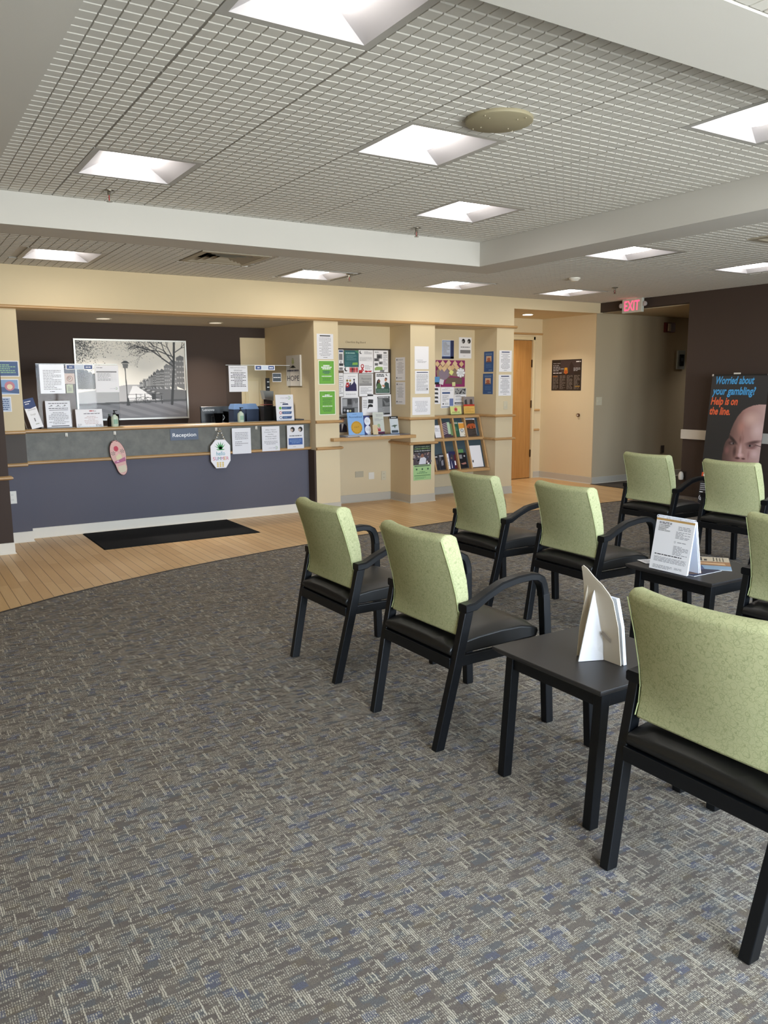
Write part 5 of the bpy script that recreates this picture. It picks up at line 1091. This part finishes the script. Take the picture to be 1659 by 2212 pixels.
for i, (x, y, w_, d_, rz, z, c_, lb) in enumerate([(4.57, 7.99, .21, .27, 8, 0, '#7d8aa0', 'grey blue magazine lying at the left end of the niche shelf'), (4.78, 7.96, .27, .20, -5, 0, '#dadde2', 'white magazine lying in front of the Accredited sign'), (4.60, 7.97, .20, .26, -12, .006, '#e6e2dc', 'white magazine on top of the grey blue one'),
                                           (5.04, 7.93, .27, .20, 4, 0, '#ece9e6', 'white booklet pile in the middle of the niche shelf'), (5.06, 7.95, .20, .15, -14, .006, '#3c4450', 'dark leaflet lying on the white booklet'), (5.27, 7.96, .14, .20, -6, 0, '#54403c', 'brown leaflet lying at the right end of the niche shelf')]):
    mb = MB(); mb.box(-w_/2, w_/2, 0, d_, 0, .005, mat(c_, .4)); mb.box(-w_/2+.01, w_/2-.01, .01, d_*.4, .0049, .0056, mat('#9aa3b5', .5)); o = mb.build('magazine'); tag(o, lb, 'magazine'); o.location = (x, y, SHT+.0008+z); o.rotation_euler = (0, 0, R(rz))

# ================================================================== BROCHURE RACK NICHE
def d_n2a(s): s.r(.03, .02, .97, .97, mat('#8fa3c9', .5)); s.r(.0, .0, 1, .12, NAVY, 2); s.r(.72, .02, 1, .98, NAVY, 2); s.r(.08, .16, .68, .92, mat('#c3cadb', .5), 3); s.para(.12, .2, .64, .88, 10, GREYM, 2, False, .4, 4)
def d_n2b(s):
    for x_ in (.35, .8): s.c(x_, .82, .13, M_K, 2, .11); s.c(x_-.05, .79, .07, mat('#8f8d8c', .5), 3)
    s.para(.14, .52, .86, .56, 1, M_INK, 9, True, .8, 3); s.r(.1, .24, .92, .40, GREYM); s.para(.35, .1, .65, .13, 1, M_INK, 2)
poster('notice', 'blue framed notice high on the rack niche wall, left one', 'notice', 'Y', YN, 6.140, 6.330, 1.747, 1.984, d_n2a)
poster('notice', 'white notice with two dark portraits high on the rack niche wall, right one', 'notice', 'Y', YN, 6.412, 6.616, 1.755, 2.023, d_n2b)
def d_craft(s):
    s.r(0, 0, 1, 1, mat('#8d2b63', .5)); s.p([(0, .0), (.15, 0), (.15, .9), (0, .9)], mat('#7a2456', .5), 2); s.p([(.1, .1), (.5, .42), (.98, .35), (.98, .72), (.2, .78), (.02, .6)], mat('#8f7a68', .5), 3); s.p([(.3, .12), (.9, .1), (.9, .34), (.4, .36)], mat('#6b5a4e', .5), 4); s.c(.28, .5, .17, mat('#8a7a88', .5), 5)
poster('craft_board', 'magenta board with brown tree collage in the rack niche', 'board', 'Y', YN, 6.04, 6.51, 1.390, 1.729, d_craft, None, None, 0, .004)
cardc = ['#d9b98e', '#d2b083', '#dcc097']; pos = [(.05, .86), (.15, .72), (.23, .88), (.28, .68), (.36, .80), (.43, .9), (.47, .70), (.56, .74), (.64, .88), (.70, .73), (.86, .86)]
for i, (u, v) in enumerate(pos):
    x, z = 6.04+u*.47, 1.39+v*.339; mb = MB(); q = .040; mb.prism([(x-q, YN-.010-.0006*i, z), (x, YN-.010-.0006*i, z-q), (x+q, YN-.010-.0006*i, z), (x, YN-.010-.0006*i, z+q)], (0, .0005, 0), mat(cardc[i % 3], .7)); o = mb.build('paper_card'); tag(o, 'tan diamond shaped card in the row along the top of the magenta board', 'card', 'tan diamond cards on the magenta board')
for (x, z, q, rz, c_, lb) in ((6.285, 1.575, .040, 10, '#dfe08a', 'yellow sticky note in the middle of the magenta board'), (6.325, 1.425, .036, 48, '#d6d69a', 'pale yellow sticky note at the bottom edge of the magenta board'), (6.13, 1.455, .046, 30, '#d9d5da', 'white sticky note at the lower left of the magenta board')):
    mb = MB(); P = [(x+q*math.cos(R(rz+90*k)), YN-.012, z+q*math.sin(R(rz+90*k))) for k in range(4)]; mb.prism(P, (0, .0006, 0), mat(c_, .7)); tag(mb.build('sticky_note'), lb, 'sticky note')
mb = MB(); P = [(6.435+.066*math.cos(R(a))*(1+.06*math.cos(R(8*a))), YN-.014, 1.57+.058*math.sin(R(a))*(1+.06*math.cos(R(8*a)))) for a in range(0, 360, 6)]; mb.prism(P, (0, .001, 0), WHT)
for a in range(20, 380, 45): mb.box(6.435+.052*math.cos(R(a))-.008, 6.435+.052*math.cos(R(a))+.008, YN-.0146, YN-.0141, 1.57+.046*math.sin(R(a))-.003, 1.57+.046*math.sin(R(a))+.003, M_K)
for k in range(4): mb.box(6.40, 6.47, YN-.0146, YN-.0141, 1.548+.013*k, 1.551+.013*k, GREYM)
tag(mb.build('paper_label'), 'white scalloped label with black marks at the right of the magenta board', 'label')
def d_n2c(s): s.p([(0, .75), (.9, .78), (.9, 1), (0, 1)], mat('#5b93c4', .5), 2); s.p([(0, .72), (.9, .72), (.9, .8), (0, .8)], M_K, 3); [s.p([(.0, .52-.15*k), (.75, .5-.15*k), (.68, .58-.15*k), (0, .58-.15*k)], DG, 3) for k in range(4)]
poster('flyer', 'white flyer with black bars and blue head at the left edge of the rack niche', 'flyer', 'Y', YN, 5.985, 6.117, 1.174, 1.520, d_n2c, dz=.003)
def d_n2d(s): s.para(.3, .93, .7, .96, 1, M_INKL, 1); s.para(.1, .84, .9, .9, 2, M_INKL, 2); s.r(.1, .68, .7, .76, BLUE); s.para(.12, .3, .6, .62, 7, M_INKL, 3); s.r(.66, .1, .95, .45, mat('#6f7fae', .5)); s.r(.05, .04, .95, .07, BLUE); s.c(.18, .2, .05, DG); s.para(.3, .14, .6, .26, 3, M_INKL, 4)
poster('flyer', 'white flyer with a blue heading box below the magenta board, left one', 'flyer', 'Y', YN, 6.124, 6.334, 1.120, 1.388, d_n2d, dz=.003)
def d_n2e(s):
    s.r(.02, .62, .98, .99, mat('#9b9b9b', .5)); rnd = random.Random(4)
    for k in range(22): s.c(rnd.random()*.9+.05, rnd.uniform(.66, .95), .04, DG, 3)
    s.para(.1, .46, .9, .58, 2, M_INK, 2); s.para(.1, .26, .9, .42, 3, M_INKL, 3); s.r(.04, .05, .96, .18, DG); s.para(.1, .08, .9, .15, 1, WHT, 4, False, .6, 3)
poster('flyer', 'black and white flyer with a crowd photo below the magenta board, right one', 'flyer', 'Y', YN, 6.340, 6.535, 1.153, 1.375, d_n2e, dz=.003)
def d_yel(s): s.r(0, 0, 1, 1, mat('#d9dc8f', .5)); s.c(.5, .62, .16, mat('#c9736a', .5), 3); s.c(.5, .62, .07, RED, 4); s.para(.15, .2, .85, .36, 1, mat('#9aa05a', .5), 3, True, .8, 3)
stand_sheet('leaflet', 'pale yellow card with a pink flower standing on top of the brochure rack, left', 'leaflet', 6.215, 6.39, 1.036, 1.142, 8.33, d_yel, mat('#d9dc8f', .5), 12)
def d_org(s):
    s.r(0, .5, 1, 1, mat('#8d8380', .5)); s.p([(.1, .5), (.12, .8), (.3, .86), (.36, .5)], DG, 3); s.p([(.55, .5), (.6, .85), (.8, .85), (.85, .5)], mat('#4a3a38', .5), 3); s.r(.0, .46, 1, .56, mat('#c0392b', .5), 4); s.r(0, 0, 1, .46, mat('#e0b45e', .5), 3); s.para(.1, .1, .9, .4, 5, mat('#b98a3a', .5), 2, False, .35, 5)
stand_sheet('flyer', 'orange and grey leaflet standing on top of the brochure rack, right', 'flyer', 6.435, 6.615, 1.036, 1.262, 8.34, d_org, mat('#e0b45e', .5), 6)
# the sloping oak rack (local x along the wall)
RX0, RX1 = 5.715, 6.662
t = thing('brochure_rack', 'sloping oak brochure rack with two rows of slots in the right niche', 'brochure rack', (0, 0, 0))
def ry(z): return 8.085+(z-.33)*.305          # front plane of the slope
MB_ = mat('#3c4c54', .6, name='rack_back_blue')
mb = MB(); mb.prism([(RX0, ry(.33)+.05, .33), (RX0, ry(1.02)+.05, 1.02), (RX0, ry(1.02)+.058, 1.02), (RX0, ry(.33)+.058, .33)], (RX1-RX0, 0, 0), MB_); mb.build('back_panel', t)
for (z0, dep) in ((.325, .05), (.722, .05), (1.005, .045)):
    mb = MB(); y0 = ry(z0); mb.prism([(RX0, y0-.012, z0-.012), (RX0, y0-.012, z0+.022), (RX0, y0+dep+.01, z0+.030), (RX0, y0+dep+.01, z0-.004)], (RX1-RX0, 0, 0), M_OAK); mb.build('cross_rail', t, bevel=.003)
def divider(x, za, zb, w_=.022):
    mb = MB(); mb.prism([(x-w_/2, ry(za)-.004, za), (x-w_/2, ry(zb)-.004, zb), (x-w_/2, ry(zb)+.05, zb), (x-w_/2, ry(za)+.05, za)], (w_, 0, 0), M_OAKZ); return mb
for x in (5.727, 5.82, 6.015, 6.210, 6.398, 6.650): divider(x, .745, 1.0).build('divider', t)
for x in (5.727, 5.82, 6.005, 6.192, 6.385, 6.650): divider(x, .350, .715).build('divider', t)
t2 = t
def broch(x0, x1, zb, h_, draw, label, paper=None, dy=0, name='brochure'):
    s = Sheet(x1-x0, h_, paper, .003); draw(s); o = s.build(name); tag(o, label, 'brochure'); o.location = (x0, ry(zb)+.030+dy, zb); o.rotation_euler = (-math.atan(.305), 0, 0)
z1, z0_ = .756, .361
def B(*cols):
    def f(s):
        s.r(0, 0, 1, 1, mat(cols[0], .4)); rnd = random.Random(len(cols)*7+int(cols[0][1:3], 16))
        for k, c_ in enumerate(cols[1:]):
            u, v = rnd.uniform(.05, .4), rnd.uniform(.1, .55); s.p([(u, v), (u+rnd.uniform(.3, .55), v+.05), (u+rnd.uniform(.25, .5), v+rnd.uniform(.2, .4)), (u+.02, v+.3)], mat(c_, .4), 2+k)
        s.para(.12, .82, .85, .93, 2, WHT, 3, False, .5, 8)
    return f
def d_zeb(s):
    s.r(0, 0, 1, 1, mat('#4a3a48', .4))
    for k in range(7): s.p([(0, .15+.11*k), (.55, .28+.11*k), (.55, .32+.11*k), (0, .20+.11*k)], mat('#b9a7b0', .4), 2)
    s.r(.55, .2, .8, 1, mat('#b8cdb0', .4), 2); s.r(.8, .1, 1, .9, mat('#6f8f62', .4), 2)
broch(5.83, 5.905, z1, .10, B('#3a2f2c', '#77604e'), 'dark brochure at the left end of the upper rack row'); broch(5.915, 6.003, z1, .16, lambda s: (s.para(.1, .5, .9, .8, 5, M_INKL, 2)), 'white brochure at the left end of the upper rack row')
broch(6.035, 6.195, z1, .195, d_zeb, 'striped brown and green brochure in the upper rack row'); broch(6.225, 6.300, z1, .205, B('#2f5c46', '#4a7a5c'), 'dark green brochure in the upper rack row')
def d_ylw(s): s.r(0, 0, 1, 1, mat('#e3ddcf', .4)); s.p([(0, .55), (1, .6), (1, .95), (0, .95)], mat('#e09a3e', .4), 2); s.ring(.5, .42, .2, .07, M_K, 3); s.c(.5, .42, .16, mat('#cfd6dd', .4), 4); s.r(.8, .05, .95, .15, mat('#a08a5c', .4), 3)
broch(6.300, 6.385, z1, .185, d_ylw, 'orange and white brochure with a black ring in the upper rack row', None, -.006)
def d_fire(s): s.r(0, 0, 1, 1, mat('#3b2f2a', .4)); s.p([(.0, .55), (.3, .75), (.8, .78), (1, .7), (1, .5), (.5, .45)], mat('#b0552c', .4), 2); s.p([(.3, .5), (.36, .64), (.42, .5)], M_K, 3); s.p([(.6, .5), (.66, .66), (.72, .5)], M_K, 3); s.para(.1, .05, .95, .4, 8, mat('#57504c', .4), 3, False, .5, 4)
broch(6.412, 6.575, z1, .215, d_fire, 'dark orange sunset magazine at the right of the upper rack row', None, -.006); broch(6.425, 6.590, z1+.01, .222, lambda s: s.r(.0, .9, .8, .96, M_INKL), 'white booklet behind the sunset magazine', None, .010)
broch(5.83, 5.895, z0_, .19, B('#2a2830', '#4a4650'), 'dark brochure at the far left of the lower rack row'); broch(5.905, 5.99, z0_, .20, B('#22222a', '#5c5a62', '#8a8890'), 'black brochure with grey picture in the lower rack row')
broch(6.012, 6.062, z0_, .20, lambda s: s.para(.1, .2, .9, .85, 7, M_INKL, 2), 'narrow white leaflet in the lower rack row')
def d_cap(s): s.r(0, 0, 1, 1, mat('#2a2a52', .4)); s.p([(.1, .6), (.4, .9), (.7, .75), (.6, .4)], mat('#3d3a42', .4), 2); s.p([(.6, 0), (1, 0), (1, .85), (.75, .8)], mat('#5a1e28', .4), 3); s.p([(.68, .2), (.85, .2), (.85, .45), (.7, .45)], WHT, 4); s.p([(.2, .05), (.3, .05), (.25, .5)], WHT, 4); s.c(.35, .62, .1, mat('#8a6a60', .4), 5)
broch(6.062, 6.172, z0_, .225, d_cap, 'navy and red picture leaflet in the lower rack row', None, -.005)
def d_blk(s): s.r(0, 0, 1, 1, mat('#1d1b1f', .4)); s.r(.1, .62, .45, .88, mat('#8f8d90', .4), 2); s.p([(.15, .3), (.8, .38), (.85, .26), (.4, .22)], mat('#a8756a', .4), 2); s.c(.75, .78, .1, mat('#b9b7ba', .4), 3)
broch(6.215, 6.340, z0_, .20, d_blk, 'black brochure with a hand picture in the lower rack row', None, -.005); broch(6.215, 6.315, z0_+.01, .235, lambda s: s.r(0, 0, 1, 1, mat('#5f8f5a', .4)), 'green leaflet behind the black brochure in the lower rack row', None, .008)
broch(6.400, 6.465, z0_+.15, .13, B('#3f3f45', '#77777c'), 'small dark picture leaflet in the right slot of the lower rack row', None, .012); broch(6.420, 6.600, z0_, .285, lambda s: s.p([(.04, .25), (.14, .2), (.18, .32), (.08, .34)], DG, 2), 'large white sheet in the right slot of the lower rack row', None, 0)
for (zz, lb) in ((1.036, ''),): pass

# ================================================================== ALCOVE, HALL, RIGHT WALL
def d_hot(s):
    s.r(0, 0, 1, 1, mat('#241d1b', .4)); s.p([(.3, .55), (.7, .6), (.95, .75), (.95, .98), (.3, .98)], mat('#3f3436', .4), 2); s.p([(.58, .5), (.60, .8), (.66, .93), (.74, .8), (.78, .5)], mat('#2b2124', .4), 3); s.p([(.42, .56), (.44, .74), (.53, .74), (.55, .56)], mat('#c98f2a', .4), 4); s.c(.485, .6, .05, mat('#b5562a', .4), 5)
    s.para(.05, .86, .3, .9, 1, M_INKL, 1, False, .5, 5); s.para(.05, .62, .42, .84, 4, M_INKL, 2, False, .55, 5); s.para(.05, .55, .36, .59, 1, WHT, 3, False, .5, 5); s.para(.74, .62, .96, .74, 3, M_INKL, 4, False, .6, 5); s.para(.82, .9, .97, .95, 1, WHT, 5, False, .6, 5)
    for k in range(4): s.para(.04+.24*k, .04, .235+.24*k, .5, 13, mat('#6a625c', .5), 10+k, False, .62, 5)
    s.r(.04, .44, .2, .48, mat('#8a5528', .4), 6); s.r(.80, .12, .96, .15, mat('#9a7a3a', .4), 6)
poster('poster', 'dark poster with a yellow lit drawing on the beige alcove wall', 'poster', 'X', XE, 8.894, 8.295, 1.320, 1.765, d_hot)
t = thing('door_stop', 'round metal wall stop on the beige alcove wall below the poster', 'door stop', (XE-.001, 8.324, .971)); mb = MB(); mb.cyl((-.022, 0, 0), .024, .022, mat('#6e5440', .35, .8), 20, 'x'); mb.build('cup', t); mb = MB(); mb.cyl((-.028, 0, 0), .012, .008, mat('#c9c0b4', .4), 16, 'x'); mb.build('rubber_pad', t)
t = thing('exit_sign', 'illuminated exit sign with red letters hanging before the dark hall header', 'exit sign', (8.40, 7.33, 2.326), R(-90))
mb = MB(); mb.box(-.162, .162, -.022, .022, 0, .178, mat('#c3c6be', .4, name='exit_housing')); mb.build('housing', t, bevel=.004)
M_EX = emis('exit_red', (1, .04, .10), 1.6); mb = MB(); text_mesh('EXIT', 0.0); vs, fs, wd = text_mesh('EXIT'); mb.add([(-.122+a*.244/wd, -.0245, .028+b*.178) for a, b in vs], fs, M_EX); mb.build('letters', t)
mb = MB(); mb.box(-.08, .08, -.04, .04, .176, .182, M_WPL); mb.build('canopy', t)
for s_ in (-1, 1):
    mb = MB(); mb.lathe((s_*.192, 0, .1), [(.0, -.001), (.022, 0), (.030, .012), (.031, .032), (.0, .04)], mat('#b9b2b4', .3), 20)
    for i, v in enumerate(mb.v): x, y, z = v; mb.v[i] = (x, -(z-.1)+.02, .1+(y))
    mb.box(s_*.192-.0, s_*.150, -.006, .006, .094, .106, M_WPL) if s_ < 0 else mb.box(.150, .192, -.006, .006, .094, .106, M_WPL)
    mb.build('lamp_head', t, smooth=40)
t = thing('fire_alarm', 'dark red fire alarm strobe high on the hall wall', 'fire alarm', (9.995, 8.039, 2.228)); mb = MB(); mb.box(-.105, .105, -.045, 0, -.072, .072, mat('#5a1512', .4)); mb.build('body', t, bevel=.004); mb = MB(); mb.box(-.07, -.01, -.062, -.044, -.055, .055, mat('#b5a58c', .2)); mb.build('strobe_lens', t, bevel=.006)
t = thing('brochure_dispenser', 'clear wall holder with a dark box on the hall wall near the corner', 'wall holder', (10.287, 8.039, 1.76)); mb = MB(); mb.box(-.085, .085, -.03, -.001, -.14, .14, mat('#b4bab8', .25, .3)); mb.build('holder', t, bevel=.004); mb = MB(); mb.box(-.04, .05, -.042, -.029, -.09, .08, mat('#14181c', .3)); mb.box(-.02, .03, -.045, -.041, -.02, .03, mat('#4a555c', .3)); mb.build('insert', t)

# banner stand with the gambling help message (leans slightly)
t = thing('banner_stand', 'tall dark banner stand asking Worried about your gambling with half a face', 'banner', (8.10, 5.975, .02), R(-90))
BW, BH = .715, 1.497; lean = math.atan(.10)
cv = Canvas(150, 310, (.165, .165, .17)); f = cv
f.put(np.clip((f.yy-.55)*.4, 0, .15), (.35, .35, .37))
sk = (.66, .50, .47); asp = BH/BW
def bu(y_): return (5.975-y_)/BW
def bv(z_): return (z_-.02)/BH
head = [(bu(5.255)+.02, bv(1.182)), (bu(5.33), bv(1.186)), (bu(5.411), bv(1.172)), (bu(5.47), bv(1.15)), (bu(5.529), bv(1.118)), (bu(5.585), bv(1.05)), (bu(5.625), bv(.97)), (bu(5.652), bv(.89)), (bu(5.667), bv(.80)), (bu(5.70), bv(.76)), (bu(5.715), bv(.70)), (bu(5.722), bv(.60)), (bu(5.715), bv(.45)), (bu(5.66), bv(.33)), (bu(5.56), bv(.27)), (bu(5.4), bv(.24)), (bu(5.255)+.02, bv(.24))]
f.poly(head, sk); msk = (np.abs(f.a-np.array(sk)).sum(2) < 1e-6).astype(float)
f.put(msk*np.clip((f.xx-.62)*1.6, 0, .6), (.86, .76, .76)); f.put(msk*np.clip((.66-f.xx)*3.0, 0, .9)*.85, (.22, .16, .15))
def fe(cy, cz, rx, rz, c_, al, soft=.8, rot=0): 
    sv = f.a.copy(); f.ell(bu(cy), bv(cz), rx/BW, rz/BH, c_, al, soft, rot); f.a = np.where(msk[..., None] > .5, f.a, sv)
fe(5.42, 1.02, .13, .10, (.93, .80, .76), .55); fe(5.53, .93, .06, .10, (.80, .56, .50), .5); fe(5.33, .90, .10, .12, (.92, .82, .82), .55)
fe(5.505, .86, .012, .05, (.55, .38, .36), .35); fe(5.52, .79, .022, .05, (.42, .28, .27), .6); fe(5.49, .80, .02, .06, (.55, .38, .37), .5)
fe(5.615, .785, .085, .030, (.20, .15, .15), .95, .7, -.35); fe(5.36, .765, .115, .026, (.34, .24, .24), .9, .7, .10)
fe(5.62, .745, .062, .030, (.26, .18, .18), .9, .6); fe(5.61, .742, .034, .014, (.52, .47, .46), .9, .4); fe(5.600, .742, .013, .013, (.12, .10, .11), 1, .3)
fe(5.375, .728, .085, .034, (.42, .29, .29), .85, .6); fe(5.385, .728, .046, .014, (.55, .46, .46), .9, .4); fe(5.395, .728, .015, .014, (.14, .11, .12), 1, .3); fe(5.38, .700, .075, .014, (.50, .34, .35), .7, .7)
for k in range(14): fe(5.335-.006*k, .742-.0015*k, .008, .004, (.15, .1, .11), .8, .4)
fe(5.575, .655, .030, .085, (.28, .19, .18), .85, .8); fe(5.505, .66, .028, .10, (.92, .80, .80), .8, .9); fe(5.495, .615, .052, .034, (.90, .74, .74), .8, .8)
fe(5.53, .580, .040, .016, (.30, .18, .18), .9, .6); fe(5.455, .578, .030, .013, (.34, .2, .2), .9, .6); fe(5.40, .62, .018, .06, (.62, .44, .44), .7, .8); fe(5.33, .64, .06, .06, (.90, .78, .79), .6)
fe(5.67, .66, .04, .06, (.56, .38, .37), .8); fe(5.48, .49, .10, .018, (.45, .25, .25), .9); fe(5.48, .44, .06, .02, (.7, .5, .48), .6)
mb = MB(); mb.box(0, BW, -.001, .002, 0, BH, mat('#1c1c1e', .5)); cloth = mb.build('banner_cloth', t); cloth.rotation_euler = (-lean, 0, 0)
o = cv.mesh('printed_face', BW, BH, cloth, -.0022)
s = Sheet(BW, BH, mat('#1c1c1e', .5), .0016); s.mb = MB(); bl = mat('#4aa3e0', .5); orr = mat('#e8673e', .5)
for q_ in ('Worried about', 'your gambling?', 'Help is on', 'the line.'): text_mesh(q_, .028)
def bt(txt_, z_, ya, yb, m_, sz): s.t_(txt_, bu(ya), bv(z_), sz/BH, m_, 'L', layer=6, shear=.14, fit=(ya-yb)/BW)
bt('Worried about', 1.413, 5.931, 5.440, bl, .120); bt('your gambling?', 1.292, 5.948, 5.412, bl, .120); bt('Help is on', 1.176, 5.954, 5.612, orr, .120); bt('the line.', 1.062, 5.962, 5.690, orr, .120)
s.p([(bu(5.965), bv(.30)), (bu(5.86), bv(.30)), (bu(5.86), bv(.385)), (bu(5.96), bv(.385))], mat('#d4562f', .5), 6); s.c(bu(5.925), bv(.352), .02, WHT, 7); s.para(bu(5.945), bv(.312), bu(5.875), bv(.326), 1, WHT, 2, False, .9, 7)
s.para(bu(5.965), bv(.17), bu(5.62), bv(.26), 4, M_INKL, 3, False, .5, 6); s.r(bu(5.965), bv(.148), bu(5.92), bv(.158), WHT, 6)
s.ring(bu(5.935), bv(.085), .035, .009, WHT, 6); s.ring(bu(5.905), bv(.09), .05, .009, WHT, 6, 30, 330)
s.mb.build('lettering', cloth)
mb = MB(); mb.box(-.01, BW+.01, -.006, .006, BH-.012, BH+.004, mat('#0d0d0e', .4)); mb.build('top_bar', cloth)
for x in (.01, BW-.01):
    mb = MB(); mb.lathe((0, 0, 0), [(.011, 0), (.013, .002), (.006, .003)], mat('#c9c9cc', .3, .8), 16)
    for i, v in enumerate(mb.v): mb.v[i] = (x+v[0], -.007-v[2], BH-.005+v[1])
    mb.build('grommet', cloth)
mb = MB(); mb.box(.27, .35, .001, .012, BH, BH+.022, mat('#d9d5cc', .4)); mb.build('pole_cap', cloth)
mb = MB(); mb.box(.30, .32, .010, .022, 0, BH, mat('#6d6d70', .4, .5)); mb.build('pole', cloth)
mb = MB(); mb.box(.02, BW-.02, -.03, .06, -.018, .012, mat('#151517', .4)); mb.build('base_bar', t, bevel=.004)
for s_ in (-1, 1):
    mb = MB(); mb.sweep([(BW/2+s_*.18, -.14, -.014), (BW/2+s_*.18, .16, -.014)], [(-.012, -.004), (.012, -.004), (.012, .004), (-.012, .004)], mat('#1a1a1c', .4)); mb.build('foot', t)
